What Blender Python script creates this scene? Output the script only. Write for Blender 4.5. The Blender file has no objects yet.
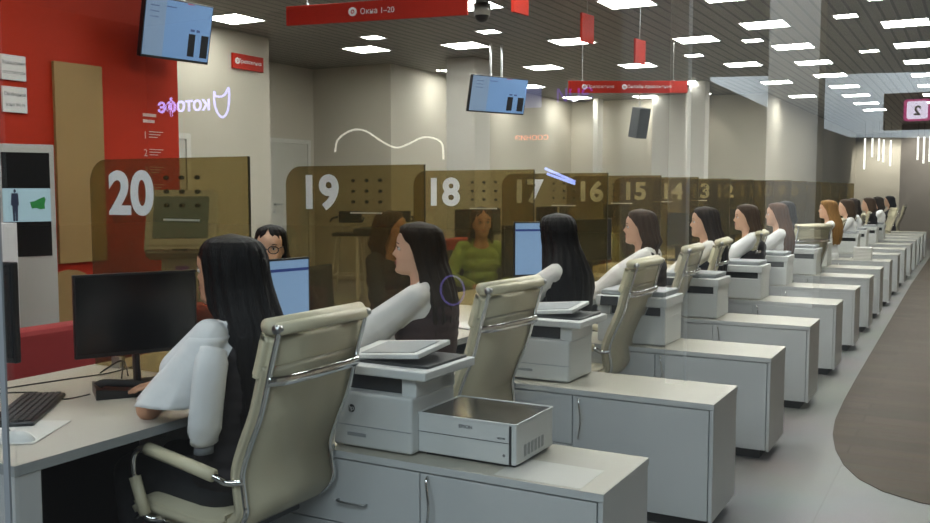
import bpy, bmesh, math, random
from mathutils import Vector, Matrix, noise
R = math.radians
PI = math.pi
random.seed(7)
S = bpy.context.scene
COL = S.collection

# ---------------------------------------------------------------- camera
cam_d = bpy.data.cameras.new('camera'); cam = bpy.data.objects.new('camera', cam_d); COL.objects.link(cam)
cam_d.sensor_width = 36.0
cam_d.lens = 927.65 / 930.0 * 36.0
cam_d.clip_start = 0.05; cam_d.clip_end = 200
cam.location = (0, 0, 1.5)
cam.rotation_euler = (PI/2 - 0.0771, 0, 0.5043)
S.camera = cam
# ---------------------------------------------------------------- world, exposure
S.view_settings.view_transform = 'Standard'; S.view_settings.look = 'None'
S.view_settings.exposure = 0.0; S.view_settings.gamma = 1.0
S.view_settings.use_curve_mapping = False
w = bpy.data.worlds.new('world'); S.world = w; w.use_nodes = True
w.node_tree.nodes['Background'].inputs[0].default_value = (0.8, 0.9, 1.0, 1)
w.node_tree.nodes['Background'].inputs[1].default_value = 0.05
PANEL_L = 38.0          # radiance of the square ceiling lights

def area(name, loc, target, sx, sy, power, col=(1, 1, 1)):
    d = bpy.data.lights.new(name, 'AREA'); d.shape = 'RECTANGLE'; d.size = sx; d.size_y = sy
    d.energy = power; d.color = col
    o = bpy.data.objects.new(name, d); COL.objects.link(o); o.location = loc
    o.rotation_euler = (Vector(target) - Vector(loc)).to_track_quat('-Z', 'Y').to_euler()
    return o
# daylight of the shopping mall behind the camera (lights what the shop window mirrors)
area('mall_daylight', (-2.2, -7.5, 7.2), (-1.9, -13.2, 2.6), 8, 2, 2100, (0.86, 0.94, 1.0))
area('mall_front_light', (0.0, -3.0, 6.5), (-2.0, -9.0, 2.0), 3, 2, 60, (1.0, 0.95, 0.9))
area('mall_window_light', (-.2, -2.2, 4.6), (-1.6, 5.0, .4), 6, 2.2, 420, (0.84, 0.92, 1.0))
def spot(name, loc, target, power, ang=60, col=(1, .95, .85), r=.05):
    d = bpy.data.lights.new(name, 'SPOT'); d.energy = power; d.spot_size = R(ang); d.spot_blend = .7; d.color = col
    d.shadow_soft_size = r
    o = bpy.data.objects.new(name, d); COL.objects.link(o); o.location = loc
    o.rotation_euler = (Vector(target) - Vector(loc)).to_track_quat('-Z', 'Y').to_euler()

# ---------------------------------------------------------------- materials
def s2l(c):
    c = c / 255.0
    return c / 12.92 if c <= .04045 else ((c + .055) / 1.055) ** 2.4
def rgb(r, g, b): return (s2l(r), s2l(g), s2l(b), 1)
MATS = {}
def mat(name, col, rough=.5, metal=0.0, noise_amt=0.0, nscale=8, bump=0.0, bscale=60, emit=None, estr=1.0, spec=.5, stretch=None, coat=0):
    if name in MATS: return MATS[name]
    m = bpy.data.materials.new(name); m.use_nodes = True; MATS[name] = m
    nt = m.node_tree; b = nt.nodes['Principled BSDF']
    b.inputs['Base Color'].default_value = col; b.inputs['Roughness'].default_value = rough
    b.inputs['Metallic'].default_value = metal; b.inputs['Specular IOR Level'].default_value = spec
    if coat: b.inputs['Coat Weight'].default_value = coat
    tc = nt.nodes.new('ShaderNodeTexCoord')
    vec = tc.outputs['Object']
    if stretch:
        mp = nt.nodes.new('ShaderNodeMapping'); mp.inputs['Scale'].default_value = stretch
        nt.links.new(vec, mp.inputs['Vector']); vec = mp.outputs['Vector']
    if noise_amt:
        n = nt.nodes.new('ShaderNodeTexNoise'); n.inputs['Scale'].default_value = nscale; n.inputs['Detail'].default_value = 4
        nt.links.new(vec, n.inputs['Vector'])
        mx = nt.nodes.new('ShaderNodeMix'); mx.data_type = 'RGBA'
        mx.inputs[6].default_value = tuple(c * (1 - noise_amt) for c in col[:3]) + (1,)
        mx.inputs[7].default_value = tuple(min(1, c * (1 + noise_amt)) for c in col[:3]) + (1,)
        nt.links.new(n.outputs['Fac'], mx.inputs[0]); nt.links.new(mx.outputs[2], b.inputs['Base Color'])
    if bump:
        n2 = nt.nodes.new('ShaderNodeTexNoise'); n2.inputs['Scale'].default_value = bscale; n2.inputs['Detail'].default_value = 3
        nt.links.new(vec, n2.inputs['Vector'])
        bp = nt.nodes.new('ShaderNodeBump'); bp.inputs['Strength'].default_value = bump; bp.inputs['Distance'].default_value = .01
        nt.links.new(n2.outputs['Fac'], bp.inputs['Height']); nt.links.new(bp.outputs['Normal'], b.inputs['Normal'])
    if emit:
        b.inputs['Emission Color'].default_value = emit; b.inputs['Emission Strength'].default_value = estr
    return m
def tint_glass(name, tcol, refl, rcol=(1, 1, 1, 1), rough=0.0, diff=None, dfac=0):
    m = bpy.data.materials.new(name); m.use_nodes = True; nt = m.node_tree; nt.nodes.clear()
    out = nt.nodes.new('ShaderNodeOutputMaterial'); mix = nt.nodes.new('ShaderNodeMixShader')
    t = nt.nodes.new('ShaderNodeBsdfTransparent'); t.inputs[0].default_value = tcol
    g = nt.nodes.new('ShaderNodeBsdfGlossy'); g.inputs['Color'].default_value = rcol; g.inputs['Roughness'].default_value = rough
    mix.inputs[0].default_value = refl
    nt.links.new(t.outputs[0], mix.inputs[1]); nt.links.new(g.outputs[0], mix.inputs[2])
    last = mix.outputs[0]
    if diff:
        m2 = nt.nodes.new('ShaderNodeMixShader'); d = nt.nodes.new('ShaderNodeBsdfDiffuse'); d.inputs[0].default_value = diff
        m2.inputs[0].default_value = dfac
        nt.links.new(last, m2.inputs[1]); nt.links.new(d.outputs[0], m2.inputs[2]); last = m2.outputs[0]
    nt.links.new(last, out.inputs[0]); MATS[name] = m
    return m

white_lam = mat('white_laminate', (.46, .44, .365, 1), .35, noise_amt=.02, nscale=3)
front_lam = mat('grey_white_laminate', (.55, .57, .57, 1), .4, noise_amt=.02, nscale=3)
desk_lam = mat('desk_laminate', (.56, .53, .46, 1), .45, noise_amt=.02)
plinth_m = mat('dark_plinth', (.03, .03, .03, 1), .6)
dark_gap = mat('dark_gap', (.05, .05, .05, 1), .7)
undermat = mat('dark_wenge_panel', (.016, .011, .011, 1), .5)
chrome = mat('chrome', (.75, .75, .74, 1), .12, 1.0)
chrome_b = mat('brushed_steel', (.45, .46, .46, 1), .32, 1.0)
leather = mat('beige_leather', (.53, .485, .345, 1), .42, noise_amt=.06, nscale=9, bump=.12, bscale=180)
leather_edge = mat('beige_leather_piping', (.62, .57, .40, 1), .42, bump=.1, bscale=150)
black_pl = mat('black_plastic', (.012, .012, .013, 1), .38)
black_mt = mat('black_matte', (.009, .009, .01, 1), .7, bump=.1, bscale=300)
screen_off = mat('screen_off', (.006, .006, .007, 1), .22)
printer_w = mat('printer_white', (.62, .64, .63, 1), .42)
printer_g = mat('printer_grey', (.30, .32, .33, 1), .45)
printer_d = mat('printer_dark', (.03, .032, .034, 1), .35)
paper = mat('white_paper', (.72, .71, .67, 1), .8)
wall_m = mat('wall_paint', (.44, .405, .335, 1), .75, noise_amt=.03, nscale=1.5)
wall_dk = mat('far_wall_paint', (.36, .32, .28, 1), .75, noise_amt=.08, nscale=1.0)
colm = mat('column_paint', (.52, .50, .45, 1), .7)
red_wall = mat('red_wall_paint', (.37, .024, .008, 1), .6, spec=.15, noise_amt=.06, nscale=.8)
red_sign = mat('red_sign', (.40, .020, .009, 1), .55, spec=.15)
red_fab = mat('red_fabric', (.26, .014, .014, 1), .75, bump=.2, bscale=250)
beige_poster = mat('beige_board', (.28, .175, .06, 1), .65, noise_amt=.03)
sign_white = mat('white_sign', (.62, .62, .60, 1), .5)
sign_text = mat('grey_lettering', (.16, .16, .17, 1), .6)
let_white = mat('white_lettering', (.72, .74, .74, 1), .5)
let_faint = mat('pale_lettering', (.55, .42, .38, 1), .6)
door_m = mat('door_paint', (.44, .43, .38, 1), .6)
skin = mat('skin', (.56, .30, .185, 1), .5, noise_amt=.07, nscale=14, spec=.35)
skin2 = mat('pale_skin', (.64, .385, .26, 1), .5, noise_amt=.06, nscale=14, spec=.35)
lip_m = mat('lips', (.32, .09, .08, 1), .45)
eye_w = mat('eye_white', (.6, .58, .55, 1), .2)
eye_d = mat('iris', (.02, .014, .01, 1), .1)
def hairm(name, c, r=.5): return mat(name, c, r, noise_amt=.6, nscale=26, bump=.6, bscale=60, stretch=(4, 4, .25), spec=.18)
hair_black = hairm('black_hair', (.006, .005, .005, 1), .42)
hair_brown = hairm('dark_brown_hair', (.022, .013, .006, 1))
hair_brown2 = hairm('brown_hair', (.050, .028, .012, 1))
hair_auburn = hairm('auburn_hair', (.085, .035, .012, 1))
hair_blond = hairm('golden_hair', (.24, .12, .03, 1))
blouse = mat('white_blouse', (.78, .79, .79, 1), .8, bump=1.0, bscale=11)
blouse_w = mat('cream_blouse', (.68, .66, .62, 1), .8, bump=1.0, bscale=11)
vest = mat('dark_vest', (.016, .012, .013, 1), .8, bump=.2, bscale=30)
vest_b = mat('brown_vest', (.035, .015, .012, 1), .8, bump=.2, bscale=30)
trouser = mat('charcoal_trousers', (.022, .023, .026, 1), .8, bump=.2, bscale=20)
green_m = mat('green_blazer', (.25, .36, .09, 1), .75, bump=.3, bscale=18)
cuffm = mat('grey_cuff', (.25, .27, .30, 1), .8)
shoe_m = mat('black_shoe', (.01, .01, .01, 1), .4)
glasses_m = mat('glasses_frame', (.01, .01, .01, 1), .3)
plant_m = mat('plant_leaf', (.03, .05, .015, 1), .6)
pot_m = mat('plant_pot', (.2, .19, .17, 1), .6)
lightm = mat('light_diffuser', (.9, .9, .9, 1), .5, emit=(1, .985, .93, 1), estr=PANEL_L)
light_frame = mat('light_frame', (.5, .5, .48, 1), .5)
def emis(name, c, e): return mat(name, (c[0]*.3, c[1]*.3, c[2]*.3, 1), .5, emit=c, estr=e)
scr_blue = emis('screen_blue', rgb(150, 185, 225), .62)
scr_navy = emis('screen_navy', rgb(50, 75, 150), .5)
scr_tv = emis('tv_blue', rgb(125, 165, 215), .66)
scr_tv2 = emis('tv_grey', rgb(140, 165, 195), .66)
scr_dim = emis('tv_dark', rgb(12, 14, 24), .5)
scr_red = emis('tv_red', rgb(190, 40, 50), .6)
scr_pale = emis('kiosk_screen', rgb(175, 205, 215), .62)
scr_green = emis('kiosk_map', rgb(40, 130, 60), .6)
scr_man = emis('kiosk_figure', rgb(40, 50, 75), .5)
scr_term = emis('terminal_screen', rgb(90, 110, 115), .4)

def ceiling_mat():
    m = bpy.data.materials.new('slatted_ceiling'); m.use_nodes = True; nt = m.node_tree; b = nt.nodes['Principled BSDF']
    tc = nt.nodes.new('ShaderNodeTexCoord'); sp = nt.nodes.new('ShaderNodeSeparateXYZ'); nt.links.new(tc.outputs['Object'], sp.inputs[0])
    def mth(op, a, bb=None):
        n = nt.nodes.new('ShaderNodeMath'); n.operation = op
        if isinstance(a, (int, float)): n.inputs[0].default_value = a
        else: nt.links.new(a, n.inputs[0])
        if bb is not None:
            if isinstance(bb, (int, float)): n.inputs[1].default_value = bb
            else: nt.links.new(bb, n.inputs[1])
        return n.outputs[0]
    fr = mth('FRACT', mth('MULTIPLY', sp.outputs[0], 1/.15))
    lo = mth('LESS_THAN', fr, .22)
    hi = mth('GREATER_THAN', fr, .93)
    mx = nt.nodes.new('ShaderNodeMix'); mx.data_type = 'RGBA'
    mx.inputs[6].default_value = (.19, .175, .145, 1); mx.inputs[7].default_value = (.09, .083, .068, 1)
    nt.links.new(lo, mx.inputs[0])
    m2 = nt.nodes.new('ShaderNodeMix'); m2.data_type = 'RGBA'; nt.links.new(mx.outputs[2], m2.inputs[6]); m2.inputs[7].default_value = (.21, .2, .17, 1)
    nt.links.new(hi, m2.inputs[0]); nt.links.new(m2.outputs[2], b.inputs['Base Color'])
    b.inputs['Roughness'].default_value = .6
    return m
ceil_m = ceiling_mat()
def floor_mat(name, c1, c2, bw, bh, mortar, rough, planks=False):
    m = bpy.data.materials.new(name); m.use_nodes = True; nt = m.node_tree; b = nt.nodes['Principled BSDF']
    tc = nt.nodes.new('ShaderNodeTexCoord'); br = nt.nodes.new('ShaderNodeTexBrick')
    nt.links.new(tc.outputs['Object'], br.inputs['Vector'])
    br.inputs['Color1'].default_value = c1; br.inputs['Color2'].default_value = c2; br.inputs['Mortar'].default_value = mortar
    br.inputs['Scale'].default_value = 1; br.inputs['Brick Width'].default_value = bw; br.inputs['Row Height'].default_value = bh
    br.inputs['Mortar Size'].default_value = .003; br.offset = .5 if planks else 0
    n = nt.nodes.new('ShaderNodeTexNoise'); n.inputs['Scale'].default_value = 1.6; n.inputs['Detail'].default_value = 6
    if planks:
        mp = nt.nodes.new('ShaderNodeMapping'); mp.inputs['Scale'].default_value = (1, 12, 1)
        nt.links.new(tc.outputs['Object'], mp.inputs[0]); nt.links.new(mp.outputs[0], n.inputs['Vector'])
    else: nt.links.new(tc.outputs['Object'], n.inputs['Vector'])
    mx = nt.nodes.new('ShaderNodeMix'); mx.data_type = 'RGBA'; mx.blend_type = 'MULTIPLY'; mx.inputs[0].default_value = .35
    b.inputs['Specular IOR Level'].default_value = .15 if planks else .28
    nt.links.new(br.outputs['Color'], mx.inputs[6]); nt.links.new(n.outputs['Color'], mx.inputs[7])
    nt.links.new(mx.outputs[2], b.inputs['Base Color']); b.inputs['Roughness'].default_value = rough
    return m
floor_grey = floor_mat('grey_stone_tiles', (.30, .30, .29, 1), (.285, .285, .277, 1), .6, .6, (.24, .24, .23, 1), .42)
floor_brown = floor_mat('brown_wood_tiles', (.135, .103, .075, 1), (.108, .082, .060, 1), 1.2, .2, (.08, .06, .045, 1), .6, True)
floor_mall_m = mat('mall_floor', (.02, .02, .02, 1), .7, spec=.1)
panel_glass = tint_glass('brown_tinted_glass', (.66, .59, .40, 1), .045, (.9, .9, .8, 1), .02, (.32, .29, .18, 1), .075)
panel_edge = mat('dark_glass_edge', (.03, .025, .012, 1), .2)
pane_glass = tint_glass('shop_window_glass', (.93, .95, .95, 1), .16)
seal_m = mat('pane_seal', (.16, .18, .19, 1), .5)

# ---------------------------------------------------------------- mesh helpers
def V(*a): return Vector(a)
def obj(name, bm, m, parent=None, smooth=False, label=None):
    me = bpy.data.meshes.new(name); bm.normal_update(); bm.to_mesh(me); bm.free()
    for mm in (m if isinstance(m, (list, tuple)) else [m]): me.materials.append(mm)
    if smooth:
        for p in me.polygons: p.use_smooth = True
    o = bpy.data.objects.new(name, me); COL.objects.link(o)
    if parent: o.parent = parent
    if label: o['label'] = label
    return o
def thing(name, label, cat, loc=(0, 0, 0), rz=0, group=None):
    o = bpy.data.objects.new(name, None); COL.objects.link(o); o.empty_display_size = .1
    o.location = loc; o.rotation_euler = (0, 0, rz); o['label'] = label; o['category'] = cat
    if group: o['group'] = group
    return o
def tag(o, label, cat, group=None):
    o['label'] = label; o['category'] = cat
    if group: o['group'] = group
    return o
def struct(name, bm, m, parent=None):
    o = obj(name, bm, m, parent)
    if not parent: o['kind'] = 'structure'
    return o
def dup(root, loc, rz=None, label=None, group=None, keep=None):
    r = root.copy(); COL.objects.link(r); r.location = loc
    if rz is not None: r.rotation_euler = (0, 0, rz)
    if label: r['label'] = label
    if group: r['group'] = group
    def rec(src, dst):
        for ch in list(src.children):
            c = ch.copy(); COL.objects.link(c); c.parent = dst; rec(ch, c)
    rec(root, r)
    return r
def nb(): return bmesh.new()
def box(bm, x0, x1, y0, y1, z0, z1, bev=0, seg=2, M=None):
    t = bmesh.new(); bmesh.ops.create_cube(t, size=1)
    for v in t.verts: v.co = V(x0 + (v.co.x + .5)*(x1-x0), y0 + (v.co.y + .5)*(y1-y0), z0 + (v.co.z + .5)*(z1-z0))
    if bev: bmesh.ops.bevel(t, geom=t.edges[:], offset=bev, segments=seg, affect='EDGES', profile=.5)
    if M: bmesh.ops.transform(t, matrix=M, verts=t.verts[:])
    merge(bm, t); return bm
def merge(bm, t):
    me = bpy.data.meshes.new('tmp'); t.to_mesh(me); t.free(); bm.from_mesh(me); bpy.data.meshes.remove(me)
def tube(bm, pts, r, seg=10, flat=None, cap=True, up=None):
    """swept tube through pts; flat=(a,b) scales the section"""
    pts = [Vector(p) for p in pts]; n = len(pts)
    rr = r if isinstance(r, (list, tuple)) else [r]*n
    rings = []; prev = None
    for i, p in enumerate(pts):
        d = (pts[min(i+1, n-1)] - pts[max(i-1, 0)]).normalized()
        if prev is None:
            a = Vector(up) if up else (V(0, 0, 1) if abs(d.z) < .9 else V(0, 1, 0))
            a = (a - d*a.dot(d)).normalized()
        else:
            a = (prev - d*prev.dot(d)).normalized()
        prev = a; b = d.cross(a)
        fa, fb = flat if flat else (1, 1)
        rings.append([bm.verts.new(p + a*math.cos(2*PI*k/seg)*rr[i]*fa + b*math.sin(2*PI*k/seg)*rr[i]*fb) for k in range(seg)])
    for i in range(n-1):
        for k in range(seg):
            bm.faces.new((rings[i][k], rings[i][(k+1) % seg], rings[i+1][(k+1) % seg], rings[i+1][k]))
    if cap: bm.faces.new(rings[0][::-1]); bm.faces.new(rings[-1])
    return bm
def cyl(bm, p0, p1, r0, r1=None, seg=16): return tube(bm, [p0, p1], [r0, r0 if r1 is None else r1], seg)
def ell(bm, c, rx, ry, rz, M=None, u=20, v=12):
    t = bmesh.new(); bmesh.ops.create_uvsphere(t, u_segments=u, v_segments=v, radius=1)
    for q in t.verts: q.co = V(q.co.x*rx, q.co.y*ry, q.co.z*rz)
    if M: bmesh.ops.transform(t, matrix=M, verts=t.verts[:])
    bmesh.ops.translate(t, vec=Vector(c), verts=t.verts[:]); merge(bm, t); return bm
def cap(bm, p0, p1, r0, r1, seg=14):
    """tapered capsule"""
    p0, p1 = Vector(p0), Vector(p1)
    cyl(bm, p0, p1, r0, r1, seg); ell(bm, p0, r0, r0, r0, u=seg, v=8); ell(bm, p1, r1, r1, r1, u=seg, v=8); return bm
def chain(bm, pts, rr):
    for i in range(len(pts)-1): cap(bm, pts[i], pts[i+1], rr[i], rr[i+1])
    return bm
def prism(bm, poly, a0, a1, axis='y'):
    """polygon extruded between a0 and a1 along axis; poly gives the other two coordinates"""
    def P(u, v, a): return (u, a, v) if axis == 'y' else ((a, u, v) if axis == 'x' else (u, v, a))
    A = [bm.verts.new(P(u, v, a0)) for u, v in poly]; B = [bm.verts.new(P(u, v, a1)) for u, v in poly]
    bm.faces.new(A); bm.faces.new(B[::-1]); n = len(poly)
    for i in range(n): bm.faces.new((A[i], B[i], B[(i+1) % n], A[(i+1) % n]))
    bmesh.ops.recalc_face_normals(bm, faces=bm.faces[:]); return bm
def ribbon(bm, path, y0, y1, t):
    """thick sheet following a path of (x,z), spanning y0..y1"""
    n = len(path); P = [V(p[0], 0, p[1]) for p in path]; up = []; lo = []
    for i in range(n):
        d = (P[min(i+1, n-1)] - P[max(i-1, 0)]).normalized(); nn = V(-d.z, 0, d.x)
        a = P[i] + nn*t/2; b = P[i] - nn*t/2
        up.append((a.x, a.z)); lo.append((b.x, b.z))
    ts = up + lo[::-1]
    A = [bm.verts.new((x, y0, z)) for x, z in ts]; B = [bm.verts.new((x, y1, z)) for x, z in ts]; m = len(ts)
    for i in range(m): bm.faces.new((A[i], A[(i+1) % m], B[(i+1) % m], B[i]))
    for i in range(n-1):
        bm.faces.new((A[i], A[m-1-i], A[m-2-i], A[i+1])); bm.faces.new((B[i], B[i+1], B[m-2-i], B[m-1-i]))
    bmesh.ops.recalc_face_normals(bm, faces=bm.faces[:]); return bm
def smoothpath(pts, n=6):
    out = []; P = [Vector(p) for p in pts]
    for i in range(len(P)-1):
        p0, p1, p2, p3 = P[max(i-1, 0)], P[i], P[i+1], P[min(i+2, len(P)-1)]
        for k in range(n):
            t = k/n
            out.append(.5*((2*p1) + (p2-p0)*t + (2*p0-5*p1+4*p2-p3)*t*t + (3*p1-3*p2+p3-p0)*t**3))
    out.append(P[-1]); return out
def text_bm(s, size, ext=.002, off=0.0, sx=1.0, M=None, italic=0):
    c = bpy.data.curves.new('t', 'FONT'); c.body = s; c.size = size; c.extrude = ext; c.offset = off
    c.align_x = 'CENTER'; c.align_y = 'CENTER'; c.resolution_u = 6; c.shear = italic
    o = bpy.data.objects.new('t', c); COL.objects.link(o)
    dg = bpy.context.evaluated_depsgraph_get(); dg.update()
    me = bpy.data.meshes.new_from_object(o.evaluated_get(dg))
    bm = bmesh.new(); bm.from_mesh(me)
    bpy.data.objects.remove(o); bpy.data.curves.remove(c); bpy.data.meshes.remove(me)
    for v in bm.verts: v.co.x *= sx
    # fit to the height asked for
    if bm.verts:
        zs = [v.co.y for v in bm.verts]; xs = [v.co.x for v in bm.verts]
        mid = (max(zs)+min(zs))/2; mx = (max(xs)+min(xs))/2
        for v in bm.verts: v.co.y -= mid; v.co.x -= mx
    if M: bmesh.ops.transform(bm, matrix=M, verts=bm.verts[:])
    return bm
def TM(loc, facing):
    """matrix for text standing upright at loc; facing = world angle (deg) of its normal"""
    return Matrix.Translation(loc) @ Matrix.Rotation(R(facing + 90), 4, 'Z') @ Matrix.Rotation(PI/2, 4, 'X')
def remesh_obj(name, bm, vox, m, parent, smooth_it=2, label=None):
    o = obj(name, bm, m, None)
    md = o.modifiers.new('r', 'REMESH'); md.mode = 'VOXEL'; md.voxel_size = vox; md.use_smooth_shade = True
    if smooth_it:
        sm = o.modifiers.new('s', 'SMOOTH'); sm.factor = .5; sm.iterations = smooth_it
    dg = bpy.context.evaluated_depsgraph_get(); dg.update()
    me = bpy.data.meshes.new_from_object(o.evaluated_get(dg)); old = o.data
    o.modifiers.clear(); o.data = me; me.name = name; bpy.data.meshes.remove(old)
    if not me.materials: me.materials.append(m)
    for p in me.polygons: p.use_smooth = True
    if parent: o.parent = parent
    if label: o['label'] = label
    return o

# ================================================================= SETTING
HC = 3.5
b = nb(); box(b, -9.9, 2.6, .5, 36.2, -.12, 0); struct('floor', b, floor_grey)
b = nb(); prism(b, [(2.5, 4.85), (2.5, 36), (-.93, 36), (-.88, 16), (-.80, 8), (-.785, 7), (-.765, 6.4), (-.73, 6.0), (-.67, 5.65), (-.59, 5.35), (-.49, 5.12), (-.36, 4.96), (-.2, 4.87), (0, 4.83), (.4, 4.85)], .0005, .004, 'z'); struct('floor_wood_strip', b, floor_brown)  # real wood, but the curved outline follows the edge of the window's reflection
b = nb(); box(b, -34, 14, -30, .44, -.12, 0); struct('floor_mall', b, floor_mall_m)
mall_dark = mat('mall_dark_enclosure', (.02, .02, .02, 1), .8, spec=.1)  # added unseen enclosure, near-black to keep the window's reflection evenly dark
b = nb(); box(b, -34, 14, -30.2, -30, 0, 9); struct('mall_enclosure_end', b, mall_dark)
b = nb(); box(b, -34.2, -34, -30, .4, 0, 9); struct('mall_enclosure_left', b, mall_dark)
b = nb(); box(b, 14, 14.2, -30, .4, 0, 9); struct('mall_enclosure_right', b, mall_dark)
b = nb(); box(b, -34, 14, -30, .4, 9, 9.2); struct('mall_enclosure_top', b, mall_dark)
b = nb(); box(b, -34, -10, .4, .5, 0, 9); box(b, 2.6, 14, .4, .5, 0, 9); box(b, -10, 2.6, .4, .5, HC+.12, 9); struct('mall_enclosure_front', b, mall_dark)
b = nb(); box(b, -10, 2.6, .4, 36.2, HC, HC+.12); struct('ceiling', b, ceil_m)
b = nb(); box(b, -6.15, -6.0, .6, 5.81, 0, HC); struct('wall_left', b, red_wall)
b = nb(); box(b, -8.42, -6.15, 5.66, 5.81, 0, HC); struct('wall_left_return', b, wall_m)
b = nb(); box(b, -8.42, -8.3, 5.81, 9.66, 0, HC); struct('wall_left_rear', b, wall_m)
b = nb(); box(b, -9.9, -8.42, 9.56, 9.66, 0, HC); struct('wall_alcove_return', b, wall_m)
b = nb(); box(b, -9.92, -9.8, 9.66, 12.5, 0, HC); struct('wall_alcove', b, wall_m)
b = nb(); box(b, -9.92, -8.25, 12.5, 12.7, 0, HC); struct('wall_alcove_back', b, wall_m)
b = nb(); box(b, -8.37, -8.25, 12.7, 20, 0, HC); struct('wall_left_far', b, wall_m)
b = nb(); box(b, -8.4, -3.9, 20, 20.2, 0, HC); struct('wall_back', b, wall_m)
b = nb(); box(b, -4.05, -3.9, 20.2, 36, 0, HC); struct('wall_back_return', b, wall_m)
b = nb(); box(b, -4.05, 2.6, 36, 36.2, 0, HC); struct('wall_far', b, wall_m)
b = nb(); box(b, -2.15, 2.5, 31.8, 32.0, 0, HC); struct('wall_far_right', b, wall_dk)
b = nb(); box(b, 2.5, 2.62, .5, 36, 0, HC); struct('wall_right', b, wall_m)
b = nb(); box(b, -7.2, -6.7, 12.45, 12.95, 0, HC, .01); struct('wall_column', b, colm)
b = nb(); box(b, -7.45, -7.33, 19.3, 19.6, 0, HC, .01); struct('wall_pilaster', b, colm)
b = nb(); box(b, -6.15, -5.3, 19.4, 19.99, 0, HC, .01); struct('wall_pilaster_wide', b, colm)
b = nb(); box(b, -4.75, -4.45, 17.2, 17.5, 0, HC, .01); struct('wall_column_right', b, colm)
b = nb(); box(b, -5.1, -4.98, 18.2, 18.4, 0, HC, .01); struct('wall_column_slim', b, colm)
# doors
def door(n, x, y0, y1, h, hy):
    r = thing('door_%d' % n, 'pale interior door', 'door'); del r['label']; del r['category']; r['kind'] = 'structure'
    b = nb()
    box(b, x, x+.04, y0-.07, y0, 0, h+.07); box(b, x, x+.04, y1, y1+.07, 0, h+.07); box(b, x, x+.04, y0, y1, h, h+.07)
    obj('door_frame', b, colm, r)
    b = nb(); box(b, x, x+.025, y0+.005, y1-.005, .01, h-.005, .003); d = obj('door_leaf', b, door_m, r)
    b = nb(); cyl(b, (x+.02, hy, 1.27), (x+.07, hy, 1.27), .012); cyl(b, (x+.065, hy, 1.27), (x+.065, hy+.14, 1.27), .011)
    cyl(b, (x+.02, hy, 1.15), (x+.035, hy, 1.15), .02); obj('door_handle', b, chrome_b, d)
    return r
door(1, -8.3, 7.3, 8.12, 2.1, 7.4)
door(2, -9.8, 11.35, 12.3, 2.25, 11.45)

# shop window: panes with slim joints
pr_ = thing('window_1', '', ''); del pr_['label']; del pr_['category']; pr_['kind'] = 'structure'
b = nb(); box(b, -6.2, 2.6, .50, .503, 0, HC); pn = obj('pane', b, pane_glass, pr_)
b = nb(); box(b, -.734, -.727, .4985, .5005, 0, HC); obj('pane_joint', b, seal_m, pr_)
b = nb(); box(b, -6.2, 2.6, .46, .55, 0, .05); obj('window_rail', b, chrome_b, pr_)

# ================================================================= CEILING LIGHTS
def make_light(sx, sy, name='ceiling_light'):
    r = thing(name, '', 'ceiling light')
    b = nb(); t = .018
    box(b, -sx/2-t, sx/2+t, -sy/2-t, -sy/2, -.012, .0); box(b, -sx/2-t, sx/2+t, sy/2, sy/2+t, -.012, 0)
    box(b, -sx/2-t, -sx/2, -sy/2, sy/2, -.012, 0); box(b, sx/2, sx/2+t, -sy/2, sy/2, -.012, 0)
    obj('light_frame', b, light_frame, r)
    b = nb(); box(b, -sx/2, sx/2, -sy/2, sy/2, -.008, -.001); obj('diffuser', b, lightm, r)
    return r
ORD = ['first', 'second', 'third', 'fourth', 'fifth', 'sixth', 'seventh', 'eighth', 'ninth', 'tenth', 'eleventh', 'twelfth', 'thirteenth', 'fourteenth', 'fifteenth', 'sixteenth', 'seventeenth', 'eighteenth', 'nineteenth', 'twentieth']
rows = [(-.84, [4.9, 6.8, 8.7, 10.55, 12.45, 14.35, 16.25, 18.15, 20.05, 21.95, 23.85], 'above the aisle at the right edge'),
        (-2.34, [4.1, 6.0, 7.9, 9.85, 11.75, 13.71, 15.57, 17.43, 19.42, 21.35, 23.42, 25.4], 'above the row of chairs'),
        (-3.36, [1.5, 4.2, 6.9, 9.68, 12.46, 15.26, 18.09, 21.0], 'above the counter'),
        (-4.87, [3.4, 6.2, 9.0, 11.81, 14.57, 17.35], 'above the visitors side'),
        (-6.3, [8.62, 11.42, 14.07, 16.85, 19.5], 'in front of the pale column'),
        (-7.7, [8.36, 11.05, 13.8, 16.5, 19.0], 'nearest the pale left wall')]
proto = make_light(.5, .5); first = True
for x, ys, where in rows:
    for i, y in enumerate(ys):
        lab = 'square ceiling light, %s from the camera, line %s' % (ORD[i], where)
        if first: o = proto; first = False; o.location = (x, y, HC); o['label'] = lab; o['group'] = 'square ceiling lights'
        else: dup(proto, (x, y, HC), 0, lab, 'square ceiling lights')
small = make_light(.24, .24)
for i, (x, y, lab) in enumerate([(-1.41, 11.62, 'small square ceiling light near the aisle, closer to the camera of the two there'), (-1.45, 14.68, 'small square ceiling light near the aisle, farther of the two there'),
        (-2.72, 12.9, 'small square ceiling light over the chair row, between two large panels'), (-3.78, 13.9, 'small square ceiling light over the counter glass panels'),
        (-5.49, 10.57, 'small square ceiling light under the dome camera, before the pale column'), (-7.03, 10.24, 'small square ceiling light beside the red windows banner')]):
    if i == 0: o = small; o.location = (x, y, HC); o['label'] = lab; o['group'] = 'small square ceiling lights'
    else: dup(small, (x, y, HC), 0, lab, 'small square ceiling lights')
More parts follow.
